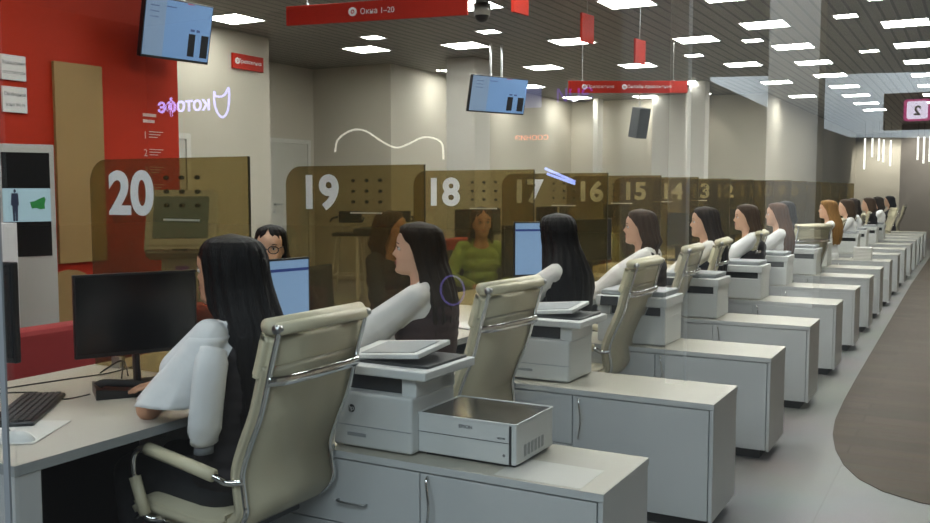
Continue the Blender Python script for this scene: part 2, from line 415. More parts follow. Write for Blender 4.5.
# wall washers
for i, (x, y, tx, ty, p, lab) in enumerate([(-8.0, 13.6, -8.25, 13.9, 7, 'round recessed downlight washing the wall left of the pale column'),
        (-8.0, 19.6, -8.1, 20, 26, 'round recessed downlight washing the back wall behind the second screen'),
        (-5.0, 19.6, -5.0, 20, 26, 'round recessed downlight washing the back wall right of the wide pilaster')]):
    b = nb(); cyl(b, (0, 0, -.004), (0, 0, -.001), .045); o = obj('downlight', b, lightm); o.location = (x, y, HC); tag(o, lab, 'downlight', 'round downlights')
    spot('wall_washer', (x, y, HC-.03), (x + (tx-x)*.8, y + (ty-y)*.8, 1.8), p, 70)
for x, y, tx, ty, p in ((-3.0, 34.5, -3.0, 36, 260), (-1.9, 34.5, -2.2, 36, 200), (-1.6, 30.6, -1.6, 31.8, 130), (-.3, 30.6, -.3, 31.8, 130)):  # added fill spots without fixtures, they only brighten the far walls
    spot('far_wall_fill', (x, y, HC-.05), (tx, ty, 1.6), p, 100)
# dome camera
r = thing('dome_camera', 'grey dome security camera hanging from the ceiling beside the red windows banner', 'camera', (-4.6, 8.7, HC+.03))
b = nb(); cyl(b, (0, 0, -.10), (0, 0, 0), .07, .075, 20); obj('mount', b, printer_g, r, True)
b = nb(); cyl(b, (0, 0, -.22), (0, 0, -.10), .085, .095, 20); obj('housing', b, chrome_b, r, True)
b = nb(); ell(b, (0, 0, -.22), .075, .075, .07); obj('lens_dome', b, black_pl, r, True)

# ================================================================= DESKS, CABINETS
XE = -.96; CABS = [2.606, 3.953, 5.21, 6.56, 7.89, 9.194, 10.5, 11.72, 13.03, 14.41, 15.8, 17.25, 18.6, 19.85, 21.1, 22.4]
HCAB = .58
def make_cabinet():
    r = thing('cabinet', '', 'cabinet')
    b = nb(); box(b, -1.34, 0, 0, .445, HCAB-.026, HCAB, .002); ct = obj('cabinet_top', b, white_lam, r)
    b = nb(); box(b, -1.34, .0006, -.0008, 0, HCAB-.0255, HCAB-.0006); box(b, 0, .0008, 0, .445, HCAB-.0255, HCAB-.0006); obj('edge_band', b, front_lam, ct)
    b = nb(); box(b, -1.33, -.018, .018, .43, .06, HCAB-.028); obj('carcass', b, front_lam, r)
    b = nb(); box(b, -.018, -.002, .004, .441, .055, HCAB-.028, .001); obj('end_panel', b, front_lam, r)
    b = nb(); box(b, -1.30, -.06, .05, .40, 0, .06); obj('plinth', b, plinth_m, r)
    # fronts face -y: two drawers and a door
    for z0, z1 in ((.32, .548), (.06, .315)):
        b = nb(); box(b, -1.33, -.655, .0, .018, z0, z1, .0015); d = obj('drawer', b, front_lam, r)
        b = nb(); zc = (z0+z1)/2 - .03
        tube(b, smoothpath([(-.99, 0, zc), (-.985, -.018, zc), (-.93, -.024, zc), (-.875, -.018, zc), (-.87, 0, zc)], 4), .004, 6); obj('handle', b, chrome_b, d, True)
    b = nb(); box(b, -.650, -.022, .0, .018, .06, .548, .0015); d = obj('door', b, front_lam, r)
    b = nb(); tube(b, smoothpath([(-.62, 0, .54), (-.615, -.02, .53), (-.60, -.030, .445), (-.615, -.02, .36), (-.62, 0, .35)], 5), .005, 6); obj('handle', b, chrome, d, True)
    return r
cab0 = make_cabinet()
for i, y in enumerate(CABS):
    lab = 'low white return cabinet standing across the row, %s from the camera' % ORD[i]
    if i == 0: lab = 'nearest low white return cabinet, under the two closest printers'
    if i == 0: cab0.location = (XE, y, 0); cab0['label'] = lab; cab0['group'] = 'white return cabinets'
    else: dup(cab0, (XE, y, 0), 0, lab, 'white return cabinets')

PY = [2.72, 4.01, 5.33, 6.66, 8.0, 9.25] + [c+.1 for c in CABS[6:]]
def make_desk(y0, y1, first=False):
    r = thing('desk', '', 'desk', (-2.3, y0, 0)); L = y1-y0
    b = nb(); box(b, -1.06, 0, 0, L-.004, .708, .74, .003); dt = obj('desktop', b, desk_lam, r)
    b = nb(); box(b, 0, .0008, 0, L-.004, .7085, .7385); box(b, -1.06, .0008, -.0008, 0, .7085, .7385); obj('edge_band', b, mat('edge_grey', (.33, .35, .355, 1), .5), dt)
    b = nb(); box(b, -1.04, -.004, 0, .085 if first else .03, 0, .707, .002); obj('side_panel', b, front_lam, r)
    b = nb(); box(b, -.80, -.77, .09 if first else .032, L-.01, .08, .706); obj('modesty_panel', b, undermat, r)
    return r
desk_edges = [1.595] + PY
for i in range(len(PY)):
    y0, y1 = desk_edges[i], desk_edges[i+1]
    d = make_desk(y0, y1, i == 0); n = 20-i
    d['label'] = ('white counter desk of window %d, %s' % (n, 'nearest the camera with the keyboard on it' if i == 0 else 'behind the one of window %d' % (n+1)))
    d['group'] = 'counter desks'
def rounded_panel(x0, x1, z0, z1, rad):
    p = [(x0, z0), (x1, z0), (x1, z1)]
    for k in range(9):
        a = PI/2 + k/8*PI/2; p.append((x0+rad+math.cos(a)*rad, z1-rad+math.sin(a)*rad))
    return p
for i, y in enumerate(PY):
    n = 20-i
    r = thing('glass_partition', 'brown tinted glass partition with white number %d standing on the counter' % n, 'partition', (0, y, 0), 0, 'numbered glass partitions')
    zt = 1.628 if i < 9 else 1.645
    b = nb(); prism(b, rounded_panel(-3.34, -2.45, .742, zt, .10), 0, .008, 'y'); obj('glass', b, panel_glass, r)
    b = nb(); box(b, -2.45, -2.446, -.001, .009, .742, zt); obj('edge_strip', b, panel_edge, r)
    b = text_bm(str(n), .245, .0008, .0085, 1.08, TM((-3.09, -.0015, 1.487), -90)); obj('number', b, let_white, r)
    if i < 7:
        for a in range(3):
            for c in range(3):
                b = nb(); cyl(b, (-2.89+a*.086, -.004, 1.437+c*.056), (-2.89+a*.086, .012, 1.437+c*.056), .0085, None, 10); obj('speech_hole', b, panel_edge, r)
        b = nb(); 
        for k in range(14): box(b, -2.905 + k*.0145, -2.905 + k*.0145+.011, -.002, -.0005, 1.375, 1.383)
        obj('caption', b, mat('caption_print', (.34, .33, .28, 1), .6), r)
    for k, px in enumerate((-3.2, -2.6)):
        b = nb(); box(b, px-.025, px+.025, -.012, .020, .74, .79, .002); obj('clamp', b, chrome_b, r)

# ================================================================= CHAIRS
PROF = [(-.393, 1.088), (-.362, .985), (-.338, .895), (-.310, .805), (-.263, .70), (-.236, .62), (-.243, .545), (-.245, .49), (-.19, .43), (-.10, .405), (.06, .415), (.19, .425), (.235, .405)]
def make_chair():
    r = thing('office_chair', '', 'office chair')
    hw = .223
    prof3 = smoothpath([(x, 0, z) for x, z in PROF], 5)
    back = [(p.x, p.z) for p in prof3 if True]
    kb = 8*5   # end of the backrest part
    backp = smoothpath([(x-.0, 0, z) for x, z in PROF[1:9]], 5)
    b = nb(); ribbon(b, [(p.x+.022, p.z) for p in backp], -hw-.012, hw+.012, .045)
    bmesh.ops.bevel(b, geom=[e for e in b.edges if len(e.link_faces) == 2 and e.calc_face_angle(0) > 1.2], offset=.014, segments=3, affect='EDGES')
    obj('backrest', b, leather, r, True)
    # upper cushion with rolled top
    up = smoothpath([(-.388, 0, 1.078), (-.362, 0, .985), (-.343, 0, .925)], 5)
    b = nb(); ribbon(b, [(p.x+.032, p.z) for p in up], -hw-.016, hw+.016, .055)
    bmesh.ops.bevel(b, geom=[e for e in b.edges if len(e.link_faces) == 2 and e.calc_face_angle(0) > 1.2], offset=.016, segments=3, affect='EDGES')
    cyl(b, (-.388, -hw-.004, 1.085), (-.388, hw+.004, 1.085), .020, None, 16)
    cyl(b, (-.362, -hw-.012, 1.093), (-.362, hw+.012, 1.093), .026, None, 16)
    obj('headrest', b, leather_edge, r, True)
    seatp = smoothpath([(x, 0, z) for x, z in PROF[8:]], 5)
    b = nb(); ribbon(b, [(p.x, p.z+.028) for p in seatp], -hw-.012, hw+.012, .055)
    bmesh.ops.bevel(b, geom=[e for e in b.edges if len(e.link_faces) == 2 and e.calc_face_angle(0) > 1.2], offset=.016, segments=3, affect='EDGES')
    obj('seat', b, leather, r, True)
    for s in (-1, 1):
        b = nb(); tube(b, [(p.x-.006, s*hw, p.z) for p in prof3], .0115, 10, (1.0, .62)); obj('side_frame', b, chrome, r, True)
        b = nb(); cyl(b, (-.395, s*(hw-.006), 1.087), (-.395, s*(hw+.016), 1.087), .014); obj('end_cap', b, chrome_b, r, True)
        # arm
        ya = s*.268
        ar = thing_part('armrest', r)
        b = nb(); tube(b, smoothpath([(-.246, s*.228, .60), (-.20, s*.25, .598), (-.165, ya, .618), (-.05, ya, .636), (.12, ya, .663), (.165, ya, .655), (.186, ya, .62), (.178, ya, .54), (.14, ya, .445), (.11, s*.25, .43), (.10, s*.22, .425)], 5), .0105, 10)
        arm = obj('armrest', b, chrome, r, True); bpy.data.objects.remove(ar)
        b = nb(); tube(b, [(-.165, ya, .620), (-.05, ya, .640), (.12, ya, .667)], .021, 12); obj('arm_sleeve', b, leather_edge, arm, True, 'beige leather arm sleeve')
        b = nb(); tube(b, [(.182, ya, .565), (.158, ya, .50), (.138, ya, .445)], .020, 10, (.9, 1.0)); obj('post_sleeve', b, leather_edge, arm, True, 'beige leather sleeve')
    b = nb(); tube(b, smoothpath([(-.355, -hw-.005, .925), (-.385, -hw+.05, .925), (-.392, 0, .925), (-.385, hw-.05, .925), (-.355, hw+.005, .925)], 5), .017, 10, (1.0, .5)); obj('crossbar', b, chrome, r, True)
    b = nb(); box(b, -.12, .12, -.20, .20, .365, .385, .003); box(b, -.09, .09, -.07, .07, .33, .37, .005); obj('seat_mechanism', b, printer_d, r)
    b = nb(); cyl(b, (0, 0, .09), (0, 0, .20), .028); cyl(b, (0, 0, .20), (0, 0, .35), .017); obj('gas_column', b, chrome, r, True)
    b = nb()
    for k in range(5):
        a = 2*PI*k/5 + .3; c, s_ = math.cos(a), math.sin(a)
        tube(b, [(c*.02, s_*.02, .10), (c*.15, s_*.15, .092), (c*.285, s_*.285, .072)], [.022, .017, .012], 10, (.7, 1.1))
    obj('base', b, chrome, r, True)
    for k in range(5):
        a = 2*PI*k/5 + .3; c, s_ = math.cos(a)*.285, math.sin(a)*.285
        b = nb(); t = V(-math.sin(a), math.cos(a), 0)
        for q in (-1, 1): cyl(b, V(c, s_, .026)+t*.008*q, V(c, s_, .026)+t*.024*q, .026, None, 14)
        cyl(b, (c, s_, .03), (c, s_, .07), .007); obj('castor', b, black_pl, r, True)
    return r
def thing_part(n, p): return bpy.data.objects.new(n, None)
chair0 = make_chair()
CH = [(-1.81, 2.348, 180, 'in front of the nearest cabinet'), (-1.725, 3.58, 175, 'behind the square flat printer, second from the camera'), (-1.622, 5.10, 180, 'third from the camera, seen from its narrow side'),
      (-1.72, 6.47, 183, 'fourth from the camera, left of the pane reflection'), (-1.74, 7.45, 184, 'fifth from the camera'), (-1.77, 9.1, 184, 'sixth from the camera, by the mirrored column'),
      (-1.60, 11.06, 138, 'empty and turned away, seventh in the row'), (-1.61, 13.4, 172, 'behind the golden-haired woman, eighth in the row'),
      (-1.62, 14.9, 176, 'ninth from the camera'), (-1.66, 16.5, 172, 'tenth from the camera'), (-1.68, 18.3, 180, 'eleventh from the camera'), (-1.55, 22.0, 200, 'second farthest in the row'), (-1.55, 25.2, 180, 'farthest in the row')]
for i, (x, y, a, lab) in enumerate(CH):
    loc = (x + .39*math.cos(R(a)), y + .39*math.sin(R(a)), 0); l = 'beige leather office chair with chrome frame, ' + lab
    if i == 0: chair0.location = loc; chair0.rotation_euler = (0, 0, R(a)); chair0['label'] = l; chair0['group'] = 'beige office chairs'
    else: dup(chair0, loc, R(a), l, 'beige office chairs')

# ================================================================= PRINTERS
def make_mfp():
    """laser all-in-one, front to -y, origin at front right bottom corner"""
    r = thing('multifunction_printer', '', 'printer')
    b = nb(); box(b, -.335, 0, 0, .30, .006, .205, .012, 3); obj('body', b, printer_w, r)
    b = nb(); box(b, -.332, -.003, -.0015, .01, .083, .0855); obj('drawer_gap', b, printer_g, r)
    b = nb(); box(b, -.27, -.19, -.003, .004, .046, .058, .001); obj('tray_grip', b, printer_g, r)
    b = nb(); box(b, -.30, -.06, .055, .27, .20, .262); obj('output_recess', b, printer_d, r, label='black recess')
    b = nb(); box(b, -.06, 0.0, .03, .29, .20, .275, .005); box(b, -.335, -.30, .03, .29, .20, .275, .004); box(b, -.33, 0, .20, .30, .20, .275); obj('rear_housing', b, printer_w, r)
    b = nb(); box(b, -.355, .055, .0, .36, .268, .300, .006, 3); obj('scanner_unit', b, printer_w, r)
    b = nb(); box(b, -.31, .03, .06, .34, .299, .309, .002); obj('document_lid', b, printer_d, r, label='black slotted tray bed')
    b = nb(); Mx = Matrix.Translation((-.165, .18, .334)) @ Matrix.Rotation(R(-5), 4, 'Y') @ Matrix.Rotation(R(5), 4, 'X')
    box(b, -.17, .15, -.11, .12, -.008, .010, .004, 2, Mx); box(b, -.16, -.04, -.06, .10, -.05, -.01, .003, 2, Mx); obj('feeder_tray', b, printer_w, r)
    b = nb(); box(b, -.11, .12, -.085, .09, .010, .0125, 0, 2, Mx); obj('feeder_slot', b, printer_g, r)
    b = text_bm('hp', .026, .0006, .0, 1, TM((-.252, -.0035, .145), -90), .25); 
    t = b; disc = nb(); cyl(disc, (-.252, -.0002, .145), (-.252, -.0026, .145), .0145, None, 24); obj('logo_disc', disc, printer_d, r)
    obj('logo_letters', t, printer_w, r)
    return r
mfp0 = make_mfp()
mfp_list = [(-1.675, 2.655, 0, 'white laser all-in-one printer with a black logo disc, on the nearest cabinet'), (-1.665, 4.035, 0, 'white laser all-in-one printer on the second cabinet'),
            ]
for i, (x, y, a, lab) in enumerate(mfp_list):
    if i == 0: mfp0.location = (x, y, HCAB); mfp0['label'] = lab; mfp0['group'] = 'laser printers on cabinets'
    else: dup(mfp0, (x, y, HCAB), R(a), lab, 'laser printers on cabinets')
# flat printer with dark top
r = thing('inkjet_printer', 'flat square white and dark-topped inkjet printer on the nearest cabinet', 'printer', (-1.303, 2.70, HCAB), 0)
b = nb(); box(b, -.372, -.020, 0, .29, .012, .147, .004); obj('body', b, printer_w, r)
b = nb(); box(b, -.015, .005, .0, .30, .012, .147, .006, 3); box(b, -.02, .003, .03, .30, .012, .14); obj('side_cover', b, printer_w, r)
b = nb(); box(b, -.0215, -.0135, -.0006, .29, .013, .146); obj('ink_window', b, printer_d, r, label='narrow dark ink level window')
b = nb(); box(b, -.371, -.022, -.0012, .01, .0835, .0855); obj('front_gap', b, printer_d, r)
b = nb(); box(b, -.366, -.003, .006, .294, .1465, .1490); obj('glossy_lid', b, mat('dark_gloss_lid', (.045, .042, .032, 1), .18), r, label='glossy dark brown lid')
b = nb()
for q in ((-.374, .007, -.002, .004), (-.374, .007, .294, .301)): box(b, q[0], q[1], q[2], q[3], .144, .1515, .001)
box(b, -.374, -.368, 0, .3, .144, .1515, .001); box(b, .001, .007, 0, .3, .144, .1515, .001); obj('lid_rim', b, printer_w, r)
b = nb(); box(b, -.35, -.01, .02, .28, 0, .012); obj('foot_plinth', b, plinth_m, r)
obj('brand_lettering', text_bm('EPSON', .0165, .0006, .0003, 1.05, TM((-.185, -.0008, .122), -90)), sign_text, r)
obj('model_lettering', text_bm('M2140', .009, .0006, .0003, 1.1, TM((-.050, -.0008, .099), -90)), sign_text, r)
b = nb(); cyl(b, (-.04, -.001, .042), (-.04, .002, .042), .005); obj('power_symbol', b, sign_text, r)
b = nb()
for k in range(6): box(b, .0045, .0062, .06+k*.028, .078+k*.028, .03, .07)
obj('vent_slots', b, printer_g, r)
# larger office printer type for the following cabinets
def make_big():
    r = thing('office_printer', '', 'printer')
    b = nb(); box(b, -.42, 0, 0, .34, .004, .175, .008); obj('body', b, printer_w, r)
    b = nb(); box(b, -.415, -.005, .03, .33, .17, .225); obj('output_recess', b, printer_d, r)
    b = nb(); box(b, -.03, 0, .0, .34, .17, .235, .003); box(b, -.42, -.34, .0, .34, .17, .235, .003); obj('side_posts', b, printer_w, r)
    b = nb(); box(b, -.43, .01, -.01, .35, .228, .285, .006); obj('scanner_unit', b, printer_w, r)
    b = nb(); Mx = Matrix.Translation((-.34, -.018, .255)) @ Matrix.Rotation(R(-15), 4, 'X')
    box(b, -.055, .055, -.006, .006, -.028, .028, .003, 2, Mx); obj('touch_panel', b, printer_d, r, label='black touch panel')
    b = nb(); box(b, -.41, -.02, .03, .34, .285, .318, .008); obj('document_feeder', b, printer_g, r)
    return r
big0 = make_big(); k = 0
for i, (x, y) in enumerate([(-1.58, 5.29), (-1.60, 6.62), (-1.56, 7.95), (-1.58, 9.25), (-1.50, 10.56), (-1.55, 11.78), (-1.5, 14.46), (-1.52, 15.85), (-1.5, 17.3), (-1.5, 18.65)]):
    lab = 'white office printer with dark feeder, %s of its kind from the camera' % ORD[i]
    if i == 0: lab = 'white office printer with a small touch panel, on the third cabinet'; big0.location = (x, y, HCAB); big0['label'] = lab; big0['group'] = 'office printers on cabinets'
    else: dup(big0, (x, y, HCAB), 0, lab, 'office printers on cabinets')
b = nb()
for k in range(9): box(b, -.11, .11, 0, .16, .003+k*.019, .003+k*.019+.014, .001)
o = obj('paper_stack', b, paper); o.location = (-1.30, 13.1, HCAB); tag(o, 'tall stack of white paper bundles on the cabinet beside the golden-haired woman', 'paper')
b = nb(); box(b, -.30, 0, -.21, 0, 0, .0006); o = obj('paper_sheet', b, mat('sheet_cream', (.66, .65, .60, 1), .7)); o.location = (-1.04, 2.83, HCAB+.001); tag(o, 'white sheet of paper lying on the end of the nearest cabinet', 'paper')

# ================================================================= MONITORS, DESK OBJECTS
def make_monitor(lit, w_=.50, h_=.31, lift=0):
    """screen faces +x local; origin on the desk"""
    r = thing('monitor', '', 'monitor')
    b = nb(); box(b, -.022, .0, -w_/2, w_/2, .13, .13+h_, .004); obj('casing', b, black_pl, r)
    b = nb(); box(b, -.045, -.02, -.12, .12, .18, .34, .008); obj('rear_housing', b, black_pl, r)
    e = .009; b = nb(); box(b, -.001, .001, -w_/2+e, w_/2-e, .13+.016, .13+h_-e)
    s = obj('screen', b, scr_blue if lit else screen_off, r)
    if lit:
        b = nb(); box(b, .001, .0016, -w_/2+e, w_/2-e, .13+h_-.058, .13+h_-.045); obj('window_bar', b, scr_navy, s)
    for c_ in list(r.children):
        c_.location.z = lift
    b = nb(); tube(b, [(-.03, 0, .01), (-.04, 0, .12), (-.04, 0, .24+lift)], .022, 10, (.6, 1.5)); obj('stand_neck', b, black_pl, r)
    b = nb(); box(b, -.12, .10, -.13, .13, 0, .014, .005); obj('stand_foot', b, black_pl, r)
    return r
m = make_monitor(False, .46, .315); m.location = (-2.805, 2.485, .74); m.rotation_euler = (0, 0, R(-27)); m['label'] = 'large black monitor with dark screen facing the nearest seated woman'
m = make_monitor(True, .50, .325); m.location = (-2.67, 3.06, .745); m.rotation_euler = (0, 0, R(-11)); m['label'] = 'monitor with pale blue lit screen right behind the black-haired woman'
m = make_monitor(True, .30, .34, .09); m.location = (-2.36, 5.2, .745); m.rotation_euler = (0, 0, R(-50)); m['label'] = 'monitor with blue lit screen left of the woman hiding her face'
m = make_monitor(False, .46, .32, .085); m.location = (-2.85, 1.80, .74); m.rotation_euler = (0, 0, R(-80)); m['label'] = 'dark monitor cut off by the left edge, left of the keyboard'
mon0 = make_monitor(False, .56, .36, .03); k = 0
for i, (x, y, a) in enumerate([(-2.78, 5.95, -10), (-2.8, 7.3, -12), (-2.8, 8.6, -12), (-2.8, 9.9, -12), (-2.8, 11.2, -12), (-2.8, 12.5, -12)]):
    lab = 'black unlit monitor on the counter, %s beyond the woman hiding her face' % ORD[i]
    if i == 0: mon0.location = (x, y, .74); mon0.rotation_euler = (0, 0, R(a)); mon0['label'] = lab; mon0['group'] = 'unlit monitors along the counter'
    else: dup(mon0, (x, y, .74), R(a), lab, 'unlit monitors along the counter')
# keyboard
r = thing('keyboard', 'black computer keyboard on the nearest desk', 'keyboard', (-2.83, 2.02, .741), R(40))
kw, kd = .45, .15
b = nb(); box(b, -kd/2, kd/2, -kw/2, kw/2, 0, .016, .005); obj('keyboard_base', b, black_pl, r)
b = nb()
for a in range(6):
    for c in range(19):
        x = -kd/2 + .012 + a*.0215; y = -kw/2+.012 + c*.0226
        box(b, x, x+.018, y, y+.019, .015, .0225, .002, 1)
obj('keys', b, mat('key_plastic', (.022, .021, .022, 1), .5), r)
def mouse(loc, rz, m, lab):
    r = thing('computer_mouse', lab, 'mouse', loc, rz)
    b = nb(); ell(b, (0, 0, 0), .058, .032, .034)
    bmesh.ops.bisect_plane(b, geom=b.verts[:]+b.edges[:]+b.faces[:], plane_co=(0, 0, 0), plane_no=(0, 0, 1), clear_inner=True)
    bmesh.ops.holes_fill(b, edges=b.edges[:]); obj('shell', b, m, r, True)
    b = nb(); cyl(b, (.03, -.004, .026), (.03, .004, .026), .009); obj('scroll_wheel', b, black_mt, r)
mouse((-2.52, 1.76, .741), R(200), printer_w, 'white computer mouse at the left edge of the nearest desk')
r = thing('desk_phone', 'black desk telephone under the black monitor', 'telephone', (-2.78, 2.37, .741), R(55)); r.scale = (1, 1, .7)
b = nb(); prism(b, [(-.09, 0), (.09, 0), (.09, .025), (-.09, .055)], -.09, .09, 'y'); obj('phone_body', b, black_pl, r)
b = nb(); tube(b, smoothpath([(-.08, -.06, .07), (-.06, -.06, .082), (0, -.06, .072), (.06, -.06, .058), (.08, -.06, .044)], 4), [.02]*3+[.02]*10+[.013]*0+[.02]*4, 10); obj('handset', b, black_mt, r, True)
b = nb()
for a in range(4):
    for c in range(3): box(b, -.02+a*.024, -.004+a*.024, -.01+c*.026, .008+c*.026, .028, .046-a*.003, .001, 1)
obj('keypad', b, mat('key_plastic', (.02, .02, .02, 1)), r)
def cable(pts, rad, lab, name='cable', m=black_pl):
    b = nb(); tube(b, smoothpath(pts, 6), rad, 6); o = obj(name, b, m, None, True); tag(o, lab, 'cable', None); return o
cable([(-2.86, 2.30, .744), (-2.85, 2.24, .746), (-2.87, 2.20, .744), (-2.92, 2.19, .748)], .0025, 'short black cord between keyboard and telephone')
cable([(-3.14, 2.75, .746), (-3.12, 2.60, .745), (-3.16, 2.45, .745), (-3.20, 2.30, .745), (-3.24, 2.12, .745), (-3.28, 1.9, .745)], .003, 'long black cable running along the back of the nearest desk')
cable([(-2.98, 2.55, .746), (-3.06, 2.62, .80), (-3.14, 2.58, .748), (-3.1, 2.66, .79), (-3.0, 2.60, .746)], .003, 'loop of black cable behind the foot of the black monitor')
cable([(-3.05, 2.22, .746), (-3.10, 2.1, .76), (-3.15, 2.05, .746), (-3.17, 1.9, .75), (-3.22, 1.8, .746)], .003, 'thin black cord curling at the left end of the keyboard')
b = nb(); Mx = Matrix.Translation((-2.60, 1.83, .7425)) @ Matrix.Rotation(R(30), 4, 'Z'); box(b, -.10, .10, -.14, .14, 0, .0015, 0, 1, Mx)
tag(obj('paper_sheet', b, paper), 'white paper at the left edge of the nearest desk in front of the keyboard', 'paper')
# small desk clutter on further desks
for i, (x, y, a) in enumerate([(-2.5, 3.25, 10), (-2.45, 4.55, -20), (-2.48, 5.9, 15), (-2.5, 7.3, 30), (-2.55, 8.5, -10)]):
    b = nb(); Mx = Matrix.Rotation(R(a), 4, 'Z'); box(b, -.10, .10, -.14, .14, 0, .006, .001, 1, Mx)
    for q in range(3): box(b, -.10, .10, -.14, .14, .006+q*.001, .0068+q*.001, 0, 1, Matrix.Rotation(R(a+q*9-8), 4, 'Z'))
    o = obj('document_pile', b, paper); o.location = (x, y, .7405); tag(o, 'pile of white documents on the desk of window %d' % (19-i), 'paper', 'document piles')
for i, (x, y) in enumerate([(-2.52, 3.78), (-2.5, 4.7), (-2.5, 6.4)]):
    mouse((x, y, .741), R(180), black_pl, 'black computer mouse ' + ('by the hand of the long-haired woman in profile', 'by the hand of the woman hiding her face', 'by the hand of the chestnut-haired woman')[i])

# ================================================================= PEOPLE
HT = [(-.119, .062, .02, .012), (-.112, .080, -.005, .030), (-.098, .088, -.03, .043), (-.08, .087, -.05, .052), (-.06, .085, -.063, .058), (-.04, .086, -.073, .063), (-.02, .084, -.083, .067),
      (0, .084, -.091, .070), (.02, .089, -.098, .073), (.045, .091, -.101, .075), (.07, .083, -.097, .072), (.09, .066, -.083, .062), (.105, .042, -.058, .045), (.113, .015, -.03, .022)]
def interp(T, z):
    if z <= T[0][0]: return T[0][1:]
    for i in range(len(T)-1):
        if T[i][0] <= z <= T[i+1][0]:
            t = (z-T[i][0])/(T[i+1][0]-T[i][0]); t = t*t*(3-2*t) if False else t
            return tuple(a+(b_-a)*t for a, b_ in zip(T[i][1:], T[i+1][1:]))
    return T[-1][1:]
def head_bm(M):
    t = nb(); NA, NZ = 48, 46; rings = []
    for j in range(NZ):
        z = -.119 + (.232)*j/(NZ-1); f, bk, wd = interp(HT, z); cx = (f*.35+bk*.65) if z < -.05 else (f+bk)/2
        ring = []
        for i in range(NA):
            a = 2*PI*i/NA; ca, sa = math.cos(a), math.sin(a)
            x = cx + (f-cx)*abs(ca)**.85*(1) if ca >= 0 else cx - (cx-bk)*abs(ca)**.9
            y = wd*(abs(sa)**.9)*(1 if sa >= 0 else -1)
            if ca > 0:
                g = lambda y_, s_: math.exp(-(y_/s_)**2)
                # nose
                if -.045 < z < .018:
                    q = (z-.018)/(-.05); prof_ = max(0, min(1, q*1.35)) * (1 if z > -.03 else max(0, (z+.045)/.015))
                    x += .028*prof_*g(y, .0115)
                x -= .008*g(z-.002, .012)*(g(abs(y)-.032, .014))      # eye sockets
                x += .004*g(z-.024, .008)*g(abs(y)-.028, .02)          # brow ridge
                x += .0065*g(z+.058, .0055)*g(y, .02) + .006*g(z+.070, .0055)*g(y, .018)  # lips
                x -= .003*g(z+.064, .002)*g(y, .02)
                x += .007*g(z+.102, .012)*g(y, .02)                    # chin
            ring.append(t.verts.new((x, y, z)))
        rings.append(ring)
    for j in range(NZ-1):
        for i in range(NA): t.faces.new((rings[j][i], rings[j][(i+1) % NA], rings[j+1][(i+1) % NA], rings[j+1][i]))
    t.faces.new(rings[0][::-1]); t.faces.new(rings[-1])
    for s in (-1, 1): ell(t, (-.008, s*.072, -.012), .016, .007, .03, Matrix.Rotation(R(-10), 4, 'Y'))
    bmesh.ops.transform(t, matrix=M, verts=t.verts[:]); return t
def hand(bm, wr, d, up, side, curl=.5, sc=1.0):
    """wrist, pointing direction, back-of-hand normal, thumb side (+1/-1)"""
    wr = Vector(wr); d = Vector(d).normalized(); up = Vector(up); up = (up - d*up.dot(d)).normalized(); s = d.cross(up)*side
    box_m = Matrix((( d.x, s.x, up.x, wr.x+d.x*.045*sc), (d.y, s.y, up.y, wr.y+d.y*.045*sc), (d.z, s.z, up.z, wr.z+d.z*.045*sc), (0, 0, 0, 1)))
    box(bm, -.045*sc, .045*sc, -.036*sc, .036*sc, -.012*sc, .012*sc, .010*sc, 2, box_m)
    for k, (o, L) in enumerate([(.028, .068), (.010, .078), (-.010, .072), (-.028, .058)]):
        p = wr + d*.085*sc + s*o*sc; dd = d.copy(); pts = [p]
        for q in range(3):
            dd = (dd - up*curl*.45).normalized(); p = p + dd*L*sc*(.45, .3, .25)[q]; pts.append(p)
        chain(bm, pts, [.0088*sc, .0083*sc, .0077*sc, .0068*sc])
    p0 = wr + d*.02*sc + s*.03*sc; p1 = p0 + (d*.5+s*.75-up*.2).normalized()*.035*sc; p2 = p1 + (d*.9+s*.3-up*.2).normalized()*.03*sc; p3 = p2 + (d*.95-up*.3).normalized()*.022*sc
    chain(bm, [p0, p1, p2, p3], [.013*sc, .0105*sc, .0095*sc, .0075*sc])
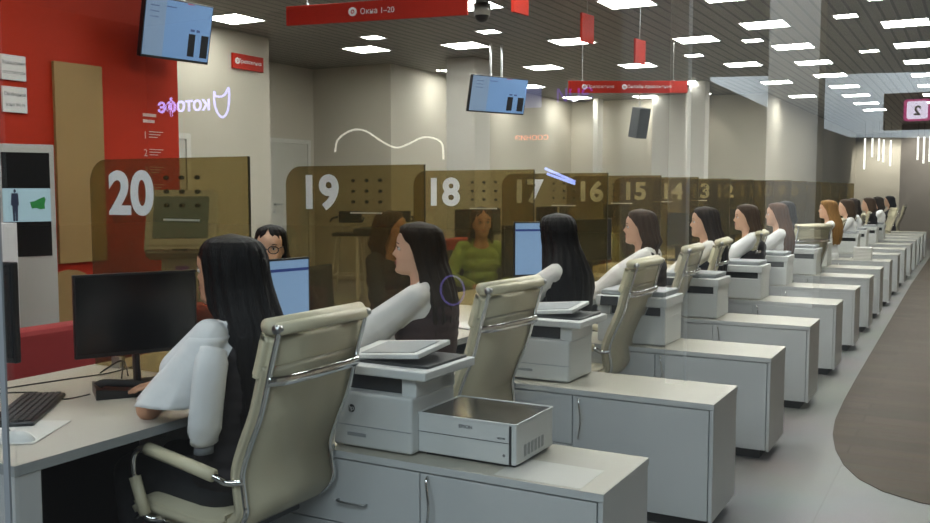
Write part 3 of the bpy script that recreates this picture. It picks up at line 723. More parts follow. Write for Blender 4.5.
def hair_shell(M, secs, name, m, parent, N=56, seed=1, thick=.8):
    """secs: (z, open half angle deg, cx, rx, ry) from the crown down"""
    t = nb(); outs = []; ins = []
    full = []
    for i in range(len(secs)-1):
        for k in range(4):
            q = k/4; full.append(tuple(a+(c-a)*q for a, c in zip(secs[i], secs[i+1])))
    full.append(secs[-1])
    for j, (z, oa, cx, rx, ry) in enumerate(full):
        a0 = R(oa); o = []; n_ = []
        for i in range(N+1):
            a = a0 + (2*PI-2*a0)*i/N
            fr = 1 + .035*math.sin(a*17+seed + z*6) + .02*math.sin(a*31+seed*2 - z*9) + .05*noise.noise(V(a*2, z*8, seed))
            if abs(z) > 0 and j < 6: fr = 1 + (fr-1)*j/6
            o.append(t.verts.new((cx+math.cos(a)*rx*fr, math.sin(a)*ry*fr, z + .004*math.sin(a*9+seed)*(j > len(full)-6)*3)))
            n_.append(t.verts.new((cx+math.cos(a)*rx*thick, math.sin(a)*ry*thick, z-.002)))
        outs.append(o); ins.append(n_)
    for j in range(len(full)-1):
        for i in range(N):
            t.faces.new((outs[j][i], outs[j][i+1], outs[j+1][i+1], outs[j+1][i])); t.faces.new((ins[j][i], ins[j+1][i], ins[j+1][i+1], ins[j][i+1]))
        t.faces.new((outs[j][0], outs[j+1][0], ins[j+1][0], ins[j][0])); t.faces.new((outs[j][N], ins[j][N], ins[j+1][N], outs[j+1][N]))
    for i in range(N):
        t.faces.new((outs[-1][i], outs[-1][i+1], ins[-1][i+1], ins[-1][i]))
    c = t.verts.new((full[0][2], 0, full[0][0]+.006))
    for i in range(N): t.faces.new((outs[0][i+1], outs[0][i], c))
    bmesh.ops.recalc_face_normals(t, faces=t.faces[:])
    bmesh.ops.transform(t, matrix=M, verts=t.verts[:])
    return obj(name, t, m, parent, True)
LONG = [(.126, 0, -.012, .03, .03), (.119, 0, -.012, .062, .05), (.105, 6, -.014, .088, .070), (.085, 28, -.016, .101, .082), (.06, 48, -.020, .106, .088), (.03, 60, -.026, .106, .090), (0, 68, -.030, .104, .091), (-.05, 72, -.040, .104, .094), (-.1, 76, -.055, .108, .104), (-.16, 74, -.072, .112, .126), (-.22, 77, -.086, .114, .150), (-.30, 82, -.095, .105, .16), (-.38, 84, -.095, .095, .155), (-.46, 86, -.09, .075, .13)]
MID = LONG[:9] + [(-.15, 72, -.045, .092, .10), (-.20, 80, -.055, .082, .105), (-.235, 86, -.06, .066, .09)]
FRINGE = [(a, {28: 10, 48: 26, 60: 46, 22: 9, 42: 27, 55: 45}.get(o, o), c, x, y) for a, o, c, x, y in MID]
def person(name_label, cat, loc, rz, hair_secs, hair_mat, cloth='blouse', head_turn=0, head_tilt=0, head_fwd=0.05, near_arm='desk', detail=1, sk=skin, group=None, glasses=False, legs=True, top_m=None, vest_m=None, scale=1.0, reach=0.0, seed=1, lean=0):
    """seated person; local x = facing, local +y = their left"""
    r = thing('person', name_label, cat, loc, rz, group)
    hx = head_fwd; hc = V(hx, 0, 1.237)
    HM = Matrix.Translation(hc) @ Matrix.Rotation(R(head_turn), 4, 'Z') @ Matrix.Rotation(R(head_tilt), 4, 'Y')
    nk = V(hx-.025, 0, 1.10)
    ex, ez = .27+reach, .785
    SH = [V(-.02, s*.145, 1.035) for s in (1, -1)]
    EL = [V(ex, s*.235, ez) for s in (1, -1)]; WR = [V(ex+.17, s*.06, ez+.01) for s in (1, -1)]
    if near_arm == 'elbow': EL[0] = V(ex, .215, .783); WR[0] = V(ex+.14, -.02, .80)
    if near_arm == 'lap':
        EL = [V(.06, s*.25, .80) for s in (1, -1)]; WR = [V(.27, s*.09, .74) for s in (1, -1)]
    b = head_bm(HM)
    chain(b, [nk + V(-.005, 0, -.07), nk, hc + V(-.018, 0, -.06)], [.056, .050, .052])
    # trunk
    for z, rx, ry, x in ((.50, .12, .16, 0), (.60, .10, .135, .0), (.70, .09, .12, .0), (.80, .095, .13, -.005), (.90, .10, .145, -.01), (.98, .09, .14, -.015)):
        ell(b, (x, 0, z), rx, ry, .085)
    for k, s in enumerate((1, -1)):
        chain(b, [V(-.015, s*.05, 1.04), SH[k], EL[k], WR[k]], [.05, .050, .041 if near_arm == 'elbow' else .036, .026])
        hand(b, WR[k], (WR[k]-EL[k]), (0, 0, 1), -s if True else s, .5)
        if legs: chain(b, [V(.0, s*.09, .50), V(.40, s*.10, .50), V(.36, s*.10, .11)], [.082, .055, .038]); chain(b, [V(.35, s*.10, .06), V(.46, s*.11, .035)], [.04, .03])
    body = remesh_obj('body', b, .0065 if detail > 1 else (.009 if detail == 1 else .014), sk, r, 1 if detail else 0)
    # face parts
    if detail:
        for s in (-1, 1):
            b = nb(); ell(b, (.0705, s*.031, .003), .0120, .0135, .0095); bmesh.ops.transform(b, matrix=HM, verts=b.verts[:]); e = obj('eye', b, eye_w, r, True)
            b = nb(); ell(b, (.0785, s*.0315, .003), .0050, .0062, .0066); bmesh.ops.transform(b, matrix=HM, verts=b.verts[:]); obj('iris', b, eye_d, e, True)
            b = nb(); tube(b, [(.086, s*.016, .024), (.084, s*.032, .030), (.073, s*.049, .025)], [.0025, .0032, .0018], 6); bmesh.ops.transform(b, matrix=HM, verts=b.verts[:]); obj('eyebrow', b, hair_mat, r, True)
            b = nb(); tube(b, [(.083, s*.018, .009), (.0845, s*.031, .0135), (.076, s*.045, .008)], [.0016, .0022, .0014], 6); bmesh.ops.transform(b, matrix=HM, verts=b.verts[:]); obj('eyelashes', b, eye_d, r, True)
        b = nb(); ell(b, (.0895, 0, -.0575), .0065, .021, .0042); ell(b, (.0888, 0, -.0680), .0065, .018, .0048); bmesh.ops.transform(b, matrix=HM, verts=b.verts[:]); obj('lips', b, lip_m, r, True)
    hair_shell(HM @ Matrix.Rotation(R(-head_tilt*.5), 4, 'Y'), hair_secs, 'hair', hair_mat, r, 56 if detail else 30, seed)
    if glasses:
        b = nb()
        for s in (-1, 1): tube(b, [V(.098, s*.034, .0) + V(0, math.cos(a)*.028, math.sin(a)*.022) for a in [2*PI*q/16 for q in range(17)]], .0028, 6); tube(b, [(.098, s*.06, .008), (.0, s*.078, .006)], .0022, 6)
        tube(b, [(.1, -.01, .004), (.1, .01, .004)], .0022, 6); bmesh.ops.transform(b, matrix=HM, verts=b.verts[:]); obj('glasses', b, glasses_m, r, True)
    tm = top_m or blouse
    # blouse / jacket
    b = nb()
    for z, rx, ry, x in ((.54, .135, .175, 0), (.62, .118, .155, .0), (.70, .108, .14, .0), (.80, .113, .148, -.003), (.90, .122, .16, -.005), (.97, .112, .16, -.012)):
        ell(b, (x, 0, z), rx, ry, .09)
    chain(b, [V(-.03, -.06, 1.055), V(-.03, .06, 1.055)], [.055, .055])
    for k, s in enumerate((1, -1)):
        cu = WR[k]*.85+EL[k]*.15
        if cloth == 'flare' and k == 0:
            chain(b, [SH[k]+V(.0, 0, 0), SH[k]*.55+EL[k]*.45+V(0, .01, .0)], [.060, .066])
        else:
            chain(b, [V(-.02, s*.06, 1.045), SH[k], (SH[k]+EL[k])/2 + V(0, s*.01, 0), EL[k], cu], [.052, .058, .056 if cloth != 'puff' else .076, .050 if cloth != 'puff' else .062, .036])
    bl = remesh_obj('blouse' if tm in (blouse, blouse_w) else 'jacket', b, .009 if detail else .015, tm, r, 2)
    if cloth == 'flare':
        # wide open sleeve hanging from the upper arm
        t = nb(); A = SH[0]; E = EL[0]; L = []; NR, NA = 18, 36
        for j in range(NR):
            q = j/(NR-1); c = A.lerp(E + V(-.045, 0, .085), q)
            wdt = .068 + .055*q**1.3; ring = []
            for i in range(NA):
                a = 2*PI*i/NA; fold = 1 + .07*q*math.sin(a*6) + .04*q*math.sin(a*11+1)
                x = math.cos(a)*wdt*fold*1.0; yy = math.sin(a)*(.070+.035*q)*fold
                z = c.z - (.05*q*(1-math.cos(a))*1.0) - (x*.35*q)
                ring.append(t.verts.new((c.x + x*.85 - .055*q, c.y + yy, z)))
            L.append(ring)
        for j in range(NR-1):
            for i in range(NA): t.faces.new((L[j][i], L[j][(i+1) % NA], L[j+1][(i+1) % NA], L[j+1][i]))
        t.faces.new(L[0][::-1])
        sl = obj('flared_sleeve', t, tm, bl, True)
        sm = sl.modifiers.new('s', 'SOLIDIFY'); sm.thickness = .004
        b = nb(); tube(b, smoothpath([(-.07, .18, 1.0), (-.08, .21, .92), (-.065, .215, .80), (-.045, .205, .70)], 4), [.05]*2+[.060]*9+[.050]*2, 16, (1.0, .75)); obj('sleeve_drape', b, tm, bl, True)
        b = nb(); tube(b, [(-.045, .205, .705), (-.042, .205, .662)], .036, 14, (1.0, .75)); obj('cuff', b, cuffm, bl, True, 'grey cuff')
    if vest_m:
        b = nb()
        for z, rx, ry, x in ((.54, .152, .190, 0), (.62, .135, .170, .0), (.70, .125, .155, .0), (.75, .132, .162, 0), (.80, .138, .168, -.003), (.85, .142, .170, -.004), (.90, .145, .166, -.006), (.96, .136, .145, -.018)):
            ell(b, (x, 0, z), rx, ry, .09)
        chain(b, [V(-.040, -.075, 1.045), V(-.040, .075, 1.045)], [.045, .045])
        remesh_obj('vest', b, .010 if detail else .016, vest_m, r, 2)
    if legs:
        b = nb(); ell(b, (0, 0, .52), .15, .185, .10)
        for s in (1, -1): chain(b, [V(.0, s*.095, .51), V(.40, s*.105, .505), V(.37, s*.105, .13)], [.098, .070, .055])
        remesh_obj('trousers', b, .014, trouser, r, 2)
        for s in (1, -1):
            b = nb(); chain(b, [V(.35, s*.105, .05), V(.48, s*.115, .038)], [.048, .036]); remesh_obj('shoe', b, .01, shoe_m, r, 1)
    r.scale = (1, 1, scale)
    return r

W20H = [(.126, 0, -.03, .03, .03), (.118, 0, -.032, .068, .055), (.104, 5, -.034, .095, .076), (.085, 22, -.034, .110, .088), (.06, 38, -.036, .118, .095), (.03, 47, -.040, .121, .099), (0, 52, -.044, .122, .101), (-.05, 54, -.052, .122, .104), (-.1, 58, -.064, .124, .109), (-.16, 66, -.085, .125, .118), (-.22, 80, -.10, .125, .13), (-.30, 80, -.11, .12, .135), (-.40, 92, -.125, .11, .13), (-.52, 95, -.13, .095, .12), (-.62, 97, -.13, .07, .09)]
person('woman with very long black hair and flared white sleeve, elbow on nearest desk', 'person', (-2.20, 2.37, 0), R(180), W20H, hair_black, 'flare', 9, 0, .05, 'elbow', 2, skin, vest_m=vest, reach=-.075, seed=3, scale=.988)
person('woman in profile with long dark brown hair and white blouse at window 19', 'person', (-2.19, 3.6, 0), R(184), LONG[:-1] + [(-.50, 94, -.085, .085, .11), (-.60, 96, -.085, .06, .09)], hair_brown, 'puff', 20, -3, .05, 'desk', 2, skin2, vest_m=vest_b, top_m=blouse_w, seed=5, scale=.992)
person('woman turned away with long black hair and white puffed sleeve at window 18', 'person', (-2.06, 4.9, 0), R(178), [(a, o*.6, c, x*1.06, y*1.06) for a, o, c, x, y in LONG] + [(-.58, 96, -.08, .06, .09)], hair_black, 'puff', -22, 4, .05, 'desk', 1, skin, vest_m=vest_b, top_m=blouse_w, seed=7)
person('woman in profile with chestnut hair, white blouse and black vest at window 17', 'person', (-2.03, 6.3, 0), R(182), MID, hair_brown2, 'puff', 14, 0, .05, 'desk', 1, skin2, vest_m=vest, top_m=blouse_w, seed=9)
person('dark-haired woman in profile by the pane reflection at window 16', 'person', (-1.90, 7.55, 0), R(182), LONG, hair_brown, 'puff', 14, 0, .05, 'desk', 1, skin2, vest_m=vest, top_m=blouse_w, seed=11)
person('woman with brown hair, black vest and white shoulders sitting left of the mirrored column', 'person', (-1.88, 9.0, 0), R(186), MID, hair_brown2, 'puff', 16, 0, .05, 'desk', 1, skin2, vest_m=vest, top_m=blouse, seed=12)
person('woman with long reddish brown hair and white blouse behind the mirrored column', 'person', (-1.82, 10.2, 0), R(182), LONG, hair_auburn, 'puff', 8, 0, .05, 'desk', 1, skin2, top_m=blouse, seed=13)
person('person with black hair in a black jacket just beyond the empty turned chair', 'person', (-2.0, 11.75, 0), R(200), MID, hair_black, 'plain', 20, 0, .05, 'desk', 1, skin, top_m=vest, seed=14)
person('woman with long golden hair and white blouse, far along the row', 'person', (-1.72, 13.25, 0), R(180), [(a, o, c, x*1.08, y*1.08) for a, o, c, x, y in LONG], hair_blond, 'puff', 6, 0, .05, 'desk', 1, skin2, top_m=blouse, seed=15)
person('woman with short brown hair behind the golden-haired woman', 'person', (-1.66, 14.7, 0), R(182), MID, hair_brown2, 'puff', 10, 0, .05, 'desk', 0, skin2, top_m=blouse, seed=16)
for i, (x, y, hm_, tp, lab) in enumerate([(-1.75, 16.3, hair_brown, blouse, 'small distant dark-haired person in white, third beyond the golden-haired woman'), (-1.7, 18.3, hair_brown2, vest, 'distant brown-haired person in dark clothes near the end of the row'),
        (-1.75, 20.6, hair_brown, blouse, 'distant person in white near the end of the row'), (-1.75, 23.5, hair_black, vest, 'farthest black-haired person in a dark jacket at the end of the row')]):
    person(lab, 'person', (x, y, 0), R(180), MID, hm_, 'plain', 0, 0, .05, 'desk', 0, skin2, top_m=tp, seed=17+i)
# visitors on the other side
person('visitor with dark tied hair and glasses peering over the blue monitor', 'person', (-3.44, 4.0, 0), R(-58), [(a, o*.94, c-.004, x, y) for a, o, c, x, y in FRINGE], hair_black, 'plain', -2, 6, .04, 'lap', 1, skin2, glasses=True, top_m=vest, seed=21, scale=.957)
person('visitor with brown hair in a black jacket behind the profile of the window 19 woman', 'person', (-3.44, 5.14, 0), R(10), MID, hair_brown2, 'plain', 10, 0, .05, 'lap', 1, skin, top_m=vest, seed=22)
person('visitor with shoulder-length brown hair in a light green blazer facing the counter', 'person', (-3.5, 6.6, 0), R(-50), FRINGE, hair_brown2, 'plain', 0, 0, .05, 'lap', 1, skin, top_m=green_m, seed=23)

# ================================================================= VISITORS' SIDE
def make_vchair():
    r = thing('visitor_chair', '', 'chair')
    b = nb(); ribbon(b, [(p.x, p.z) for p in smoothpath([(-.23, 0, .98), (-.22, 0, .75), (-.19, 0, .52)], 4)], -.22, .22, .03); obj('backrest', b, black_mt, r, True)
    b = nb(); box(b, -.2, .22, -.22, .22, .42, .48, .015); obj('seat', b, black_mt, r)
    for sx, sy in ((-.2, -.21), (-.2, .21), (.2, -.21), (.2, .21)):
        b = nb(); tube(b, [(sx, sy, 0), (sx*.95, sy, .44)] + ([(-.215, sy, .62), (-.235, sy, .95)] if sx < 0 else []), .011, 8); obj('leg', b, chrome_b, r, True)
    return r
vc = make_vchair()
for i, (x, y, a) in enumerate([(-3.5, 4.05, -58), (-3.74, 5.1, 10), (-3.75, 6.85, -50), (-3.9, 8.0, 0), (-3.9, 9.3, 5), (-3.9, 10.6, -5), (-3.9, 12.0, 0)]):
    lab = 'black visitor chair on the far side of the counter, %s from the camera' % ORD[i]
    if i == 0: vc.location = (x, y, 0); vc.rotation_euler = (0, 0, R(a)); vc['label'] = lab; vc['group'] = 'black visitor chairs'
    else: dup(vc, (x, y, 0), R(a), lab, 'black visitor chairs')
# red armchair blocks
def sofa(lab, x, y, rz, w_=1.0, h=.80):
    r = thing('red_armchair', lab, 'armchair', (x, y, 0), rz)
    b = nb(); box(b, -.35, .35, -w_/2, w_/2, .08, .40, .03); obj('seat_cushion', b, red_fab, r)
    b = nb(); box(b, -.42, -.28, -w_/2, w_/2, .06, h, .03); obj('backrest', b, red_fab, r)
    for s in (-1, 1): b = nb(); box(b, -.40, .35, s*w_/2-.06, s*w_/2+.06, .06, .58, .025); obj('arm', b, red_fab, r)
    for sx in (-.35, .3):
        for s in (-1, 1): b = nb(); cyl(b, (sx, s*(w_/2-.05), 0), (sx, s*(w_/2-.05), .07), .015); obj('leg', b, chrome_b, r)
sofa('red upholstered armchair beyond the nearest desk under the tall information screen', -4.55, 3.55, R(180), 1.9, .80)
sofa('dark red armchair seen beyond window 17', -4.9, 8.9, R(0), 1.2, .95)
sofa('dark red armchair farther away beyond window 16', -4.7, 11.4, R(0), 1.2, .95)
# dark desk blocks with monitors on the far side
def back_station(x, y, rz, lab):
    r = thing('service_desk', lab, 'desk', (x, y, 0), rz)
    b = nb(); box(b, -.35, .35, -.7, .7, .71, .74, .003); obj('desktop', b, desk_lam, r)
    b = nb(); box(b, -.33, -.30, -.68, .68, .05, .71); obj('modesty_panel', b, black_mt, r)
    for s in (-1, 1): b = nb(); box(b, -.33, .33, s*.69-.015, s*.69+.015, 0, .71); obj('side_panel', b, front_lam, r)
for i, (x, y) in enumerate([(-5.6, 10.6), (-5.5, 12.8), (-5.3, 15.0)]):
    back_station(x, y, 0, 'far self-service desk in the hall beyond the glass partitions, %s from the camera' % ORD[i])
    for s in (-1, 1):
        dup(mon0, (x, y+s*.34, .74), R(8*s), 'black monitor on the %s far self-service desk, %s one' % (ORD[i], 'farther' if s > 0 else 'nearer'), 'monitors on the far desks')
# information totem
r = thing('information_kiosk', 'tall white information totem with a screen against the red wall', 'kiosk', (-6.0+.02, 4.43, 0), R(0))
# its face looks towards the camera
r.location = (-5.50, 3.97, 0); r.rotation_euler = (0, 0, R(-26)); r.scale = (1, .56, 1)
b = nb(); box(b, -.12, 0, -.325, .325, .02, 1.80, .006); obj('housing', b, mat('kiosk_white', (.40, .395, .37, 1), .5), r)
b = nb(); box(b, -.001, .003, -.25, .27, 1.06, 1.745); obj('front_glass', b, screen_off, r)
b = nb(); box(b, .0025, .0045, -.25, .27, 1.29, 1.51); s = obj('screen', b, scr_pale, r)
b = nb(); cyl(b, (.004, -.12, 1.492), (.0065, -.12, 1.492), .013, None, 12)
prism(b, [(-.085, 1.478), (-.155, 1.478), (-.165, 1.40), (-.15, 1.395), (-.145, 1.295), (-.122, 1.295), (-.12, 1.37), (-.117, 1.295), (-.094, 1.295), (-.09, 1.395), (-.078, 1.40)], .0045, .006, 'x'); obj('screen_figure', b, scr_man, s)
b = nb(); prism(b, [(.04, 1.42), (.09, 1.425), (.14, 1.44), (.20, 1.455), (.215, 1.435), (.20, 1.405), (.205, 1.375), (.15, 1.37), (.11, 1.38), (.06, 1.375)], .0045, .006, 'x'); obj('screen_map', b, scr_green, s)
b = nb(); box(b, -.14, .04, -.34, .34, 0, .03); obj('foot_plate', b, printer_g, r)
r2 = thing('side_cabinet', 'grey-white narrow cabinet with louvres at the left edge beside the totem', 'cabinet', (-5.22, 3.35, 0), R(-72))
b = nb(); box(b, -.25, 0, -.25, .17, .0, 1.30, .004); obj('carcass', b, front_lam, r2)
b = nb()
for k in range(6): box(b, -.001, .004, -.22, .14, 1.24-k*.04, 1.244-k*.04)
obj('front_lines', b, sign_text, r2)
# poster, signs on the red wall (x = -6)
b = nb(); prism(b, [(4.578, .95), (5.005, .95), (5.005, 2.449), (4.578, 2.444)], -5.995, -5.97, 'x'); tag(obj('wall_board', b, beige_poster), 'plain tall ochre board on the red wall behind the totem', 'wall panel')
b = nb(); poly = [(4.66+.28*math.cos(a), .62+.28*math.sin(a)) for a in [q*PI/12 for q in range(24)]]; prism(b, poly, -5.996, -5.975, 'x'); tag(obj('wall_disc', b, beige_poster), 'round ochre shape on the red wall below the tall board', 'wall panel')
def wsign(lines, y0, y1, z0, z1, lab, sz):
    r = thing('wall_sign', lab, 'sign', (-6.0, 0, 0))
    b = nb(); box(b, .003, .02, y0, y1, z0, z1, .002); obj('sign_plate', b, sign_white, r)
    n = len(lines)
    for k, t in enumerate(lines):
        obj('sign_lettering', text_bm(t, sz, .0006, 0, .9, TM((.021, (y0+y1)/2, z1-(k+.5)*(z1-z0)*.8/n-(z1-z0)*.1), 0)), sign_text, r)
wsign(['Уважаемые', 'посетители'], 4.165, 4.355, 2.27, 2.445, 'upper white sign with two grey lines on the red wall, cut by the left edge', .036)
wsign(['Свободная', 'зона Wi-Fi'], 4.165, 4.355, 2.045, 2.225, 'lower white sign about the free wireless zone on the red wall', .036)
r = thing('wall_lettering', 'column of white numbered lines printed on the red wall', 'sign', (-5.998, 0, 0))
for q in range(2):
    b = nb(); box(b, .002, .004, 5.42, 5.56-.02*q, 2.10-q*.05, 2.125-q*.05); obj('heading_bar', b, let_faint, r)
for k in range(4):
    obj('numeral', text_bm(str(k+1), .085, .0006, 0, .9, TM((.003, 5.44, 1.95-k*.145), 0)), let_faint, r)
    b = nb()
    for q in range(3): box(b, .002, .004, 5.48, 5.48+.15-.03*q, 1.975-k*.145-q*.022, 1.981-k*.145-q*.022)
    obj('text_lines', b, let_faint, r)
r = thing('queue_terminal', 'white ticket terminal with tilted touch screen behind partition 20', 'kiosk', (-5.52, 5.36, 0), R(-52))
term_w = mat('terminal_white', (.36, .35, .31, 1), .45)
b = nb(); prism(b, [(-.18, .95), (.06, .95), (.17, 1.02), (.17, 1.06), (-.05, 1.50), (-.16, 1.50)], -.27, .27, 'y'); bmesh.ops.bevel(b, geom=b.edges[:], offset=.02, segments=2, affect='EDGES'); obj('head_unit', b, term_w, r)
Mx = Matrix.Translation((.062, 0, 1.285)) @ Matrix.Rotation(R(-26.5), 4, 'Y')
b = nb(); box(b, -.004, .006, -.21, .21, -.18, .18, .002, 1, Mx); obj('touch_screen', b, scr_term, r)
b = nb(); box(b, .15, .178, -.06, .06, 1.03, 1.045); obj('ticket_slot', b, black_pl, r)
b = nb(); box(b, -.12, .06, -.16, .16, .03, .96, .01); obj('column', b, term_w, r)
b = nb(); box(b, .06, .066, -.05, .05, .1, .9); obj('lit_strip', b, emis('purple_strip', rgb(120, 60, 170), .35), r)
b = nb(); box(b, -.2, .2, -.25, .25, 0, .03); obj('foot_plate', b, printer_g, r)
# bar stools and table
def stool(x, y, rz, lab):
    r = thing('bar_stool', lab, 'stool', (x, y, 0), rz, 'black bar stools')
    b = nb(); box(b, -.2, .2, -.2, .2, .84, .89, .02); obj('seat', b, black_mt, r)
    b = nb(); box(b, -.21, -.18, -.17, .17, 1.02, 1.19, .01); obj('backrest', b, black_mt, r)
    for s in (-1, 1): b = nb(); tube(b, [(-.18, s*.12, .87), (-.2, s*.12, 1.05)], .01, 8); obj('back_post', b, chrome_b, r); 
    for s in (-1, 1): b = nb(); tube(b, smoothpath([(-.19, s*.19, 1.1), (-.05, s*.23, 1.09), (.1, s*.23, 1.05)], 3), .016, 8); obj('arm', b, black_mt, r)
    for sx in (-1, 1):
        for s in (-1, 1): b = nb(); tube(b, [(sx*.22, s*.22, 0), (sx*.14, s*.14, .85)], .011, 8); obj('leg', b, colm, r)
    b = nb()
    for p, q in (((-1, -1), (1, -1)), ((1, -1), (1, 1)), ((1, 1), (-1, 1)), ((-1, 1), (-1, -1))): tube(b, [(p[0]*.195, p[1]*.195, .28), (q[0]*.195, q[1]*.195, .28)], .009, 8)
    obj('footrest', b, colm, r)
stool(-7.95, 10.9, R(-65), 'black bar stool beyond partition 19, left of two'); stool(-7.45, 11.45, R(-65), 'black bar stool beyond partition 19, right of two')
r = thing('bar_table', 'dark bar table with pale legs in front of the bar stools', 'table', (-7.05, 10.65, 0), R(25))
b = nb(); box(b, -.45, .45, -.35, .35, .88, .98, .01); obj('tabletop', b, black_mt, r)
for sx in (-1, 1):
    for s in (-1, 1): b = nb(); box(b, sx*.40-.02, sx*.40+.02, s*.30-.02, s*.30+.02, 0, .88); obj('leg', b, colm, r)

# ================================================================= HANGING SIGNS AND SCREENS
def banner(p0, p1, z0, z1, items, name, lab, th=.03, wires=True):
    p0, p1 = V(*p0), V(*p1); d = p1-p0; L = d.length; a = math.atan2(d.y, d.x)
    r = thing(name, lab, 'sign', (p0.x, p0.y, 0), a)
    b = nb(); box(b, 0, L, -th/2, th/2, z0, z1, .003); obj('sign_panel', b, red_sign, r)
    for (u, s, sz, ic) in items:
        z = (z0+z1)/2
        if ic:
            b = nb(); tube(b, [V(u*L-sz*ic, -th/2-.002, z) + V(math.cos(q)*sz*.42, 0, math.sin(q)*sz*.42) for q in [2*PI*k/20 for k in range(21)]], sz*.16, 6)
            cyl(b, (u*L-sz*ic, -th/2-.004, z), (u*L-sz*ic, -th/2, z), sz*.12); obj('sign_icon', b, let_white, r)
        obj('sign_lettering', text_bm(s, sz, .001, 0, 1, TM((u*L, -th/2-.0015, z), -90)), let_white, r)
    if wires:
        for u in (.12*L, .88*L):
            b = nb(); cyl(b, (u, 0, z1), (u, 0, HC), .003, None, 6); cyl(b, (u, 0, z1-.01), (u, 0, z1+.02), .014, None, 8); obj('hanger_wire', b, chrome_b, r)
    return r
banner((-4.96, 6.0), (-3.447, 6.29), 2.825, 2.978, [(.52, 'Окна 1–20', .062, 3.4)], 'hanging_sign', 'long red hanging banner for windows 1-20 near the top of the picture')
banner((-4.888, 11.73), (-3.48, 12.5), 2.80, 2.96, [(.27, 'Приложения', .06, 3.6), (.68, 'Онлайн-приложения', .06, 5.6)], 'hanging_sign', 'red hanging banner with two small captions farther down the hall')
banner((-8.27, 8.93), (-8.27, 9.50), 3.03, 3.22, [(.55, 'Приложения', .07, 3.4)], 'wall_banner', 'short red sign high on the pale left wall', .03, False)
def bladesign(x, y, z0, z1, a, lab):
    r = thing('blade_sign', lab, 'sign', (x, y, 0), R(a), 'red vertical blade signs')
    b = nb(); box(b, -.12, .12, -.012, .012, z0, z1, .002); obj('sign_panel', b, red_sign, r)
    b = nb(); cyl(b, (0, 0, z1), (0, 0, HC), .003, None, 6); obj('hanger_wire', b, chrome_b, r)
bladesign(-3.37, 8.55, 2.92, 3.19, 83, 'red vertical blade sign hanging left of the double-row lights')
bladesign(-3.19, 9.6, 2.83, 3.08, 83, 'smaller red vertical blade sign hanging farther right'); 
bladesign(-3.42, 7.15, 2.97, 3.22, 83, 'red blade sign cut off by the top edge beside the dome camera')
def tvset(loc, rz, w_, h_, tilt, lab, drop):
    r = thing('hanging_screen', lab, 'screen', loc, rz)
    T = Matrix.Rotation(R(tilt), 4, 'Y')
    b = nb(); box(b, -.05, 0, -w_/2, w_/2, -h_/2, h_/2, .006, 2, T); obj('casing', b, black_pl, r)
    b = nb(); box(b, .0, .002, -w_/2+.012, w_/2-.012, -h_/2+.02, h_/2-.012, 0, 1, T); s = obj('screen', b, scr_tv, r)
    b = nb(); box(b, .002, .003, -w_/2+.012, -w_/2+.30*w_, -h_/2+.02, h_/2-.012, 0, 1, T)
    obj('screen_side_column', b, scr_tv2, s)
    for q0, q1 in ((.16, .26), (.35, .46)):
        b = nb(); box(b, .002, .003, q0*w_, q1*w_, -.40*h_, -.02*h_, 0, 1, T); obj('screen_dark_box', b, scr_dim, s)
    b = nb(); box(b, .002, .003, .10*w_, .20*w_, .455*h_, .47*h_, 0, 1, T); obj('screen_red_mark', b, scr_red, s)
    b = nb()
    for k in range(3): box(b, .002, .003, -.42*w_+.0, -.30*w_, (.34-.09*k)*h_, (.36-.09*k)*h_, 0, 1, T)
    box(b, .002, .003, -.2*w_, -.05*w_, .36*h_, .375*h_, 0, 1, T); box(b, .002, .003, .18*w_, .24*w_, .02*h_, .06*h_, 0, 1, T); box(b, .002, .003, .27*w_, .32*w_, .02*h_, .06*h_, 0, 1, T); obj('screen_text', b, emis('screen_ink', rgb(70, 95, 150), .5), s)
    for s in (-1, 1):
        b = nb(); cyl(b, (-.06, s*.10, 0), (-.06, s*.10, drop), .016, None, 10); obj('ceiling_pole', b, chrome_b, r)
    return r
tvset((-5.66, 5.50, 2.77), R(-8), .645, .475, 12, 'large hanging screen with a pale blue display at the top left by the red wall', HC-2.76)
tvset((-5.84, 11.55, 2.80), R(-22), 1.02, .50, 12, 'smaller hanging screen with a blue display in front of the pale column', HC-2.80)
r = thing('hanging_projector', 'dark grey tilted speaker box mounted high before the back wall', 'speaker', (-5.6, 16.9, 2.75), R(-30))
b = nb(); Mx = Matrix.Rotation(R(12), 4, 'Y'); box(b, -.12, .12, -.13, .13, -.28, .28, .012, 2, Mx); obj('housing', b, mat('grey_box', (.06, .065, .07, 1), .5), r)
b = nb(); cyl(b, (0, 0, .26), (0, 0, HC-2.75), .02); obj('ceiling_pole', b, colm, r)
# plant far along
r = thing('potted_plant', 'tall dark leafy plant beyond the last partitions', 'plant', (-3.75, 15.6, 0))
b = nb(); cyl(b, (0, 0, 0), (0, 0, .45), .17, .22, 20); obj('pot', b, pot_m, r, True)
b = nb(); cyl(b, (0, 0, .45), (0, 0, 1.1), .025); obj('stem', b, plant_m, r)
b = nb(); rnd = random.Random(4)
for k in range(420):
    th = rnd.random()*2*PI; ph = math.acos(rnd.uniform(-.8, 1)); rr = rnd.uniform(.18, .46); c = V(math.cos(th)*math.sin(ph)*rr, math.sin(th)*math.sin(ph)*rr, 1.25+math.cos(ph)*rr*.95)
    M_ = Matrix.Translation(c) @ Matrix.Rotation(rnd.random()*6, 4, 'Z') @ Matrix.Rotation(rnd.uniform(-1.2, 1.2), 4, 'X')
    t = [b.verts.new(M_ @ V(*q)) for q in ((0, 0, 0), (.03, .05, .01), (0, .12, 0), (-.03, .05, .01))]; b.faces.new(t)
obj('foliage', b, plant_m, r)['kind'] = 'stuff'
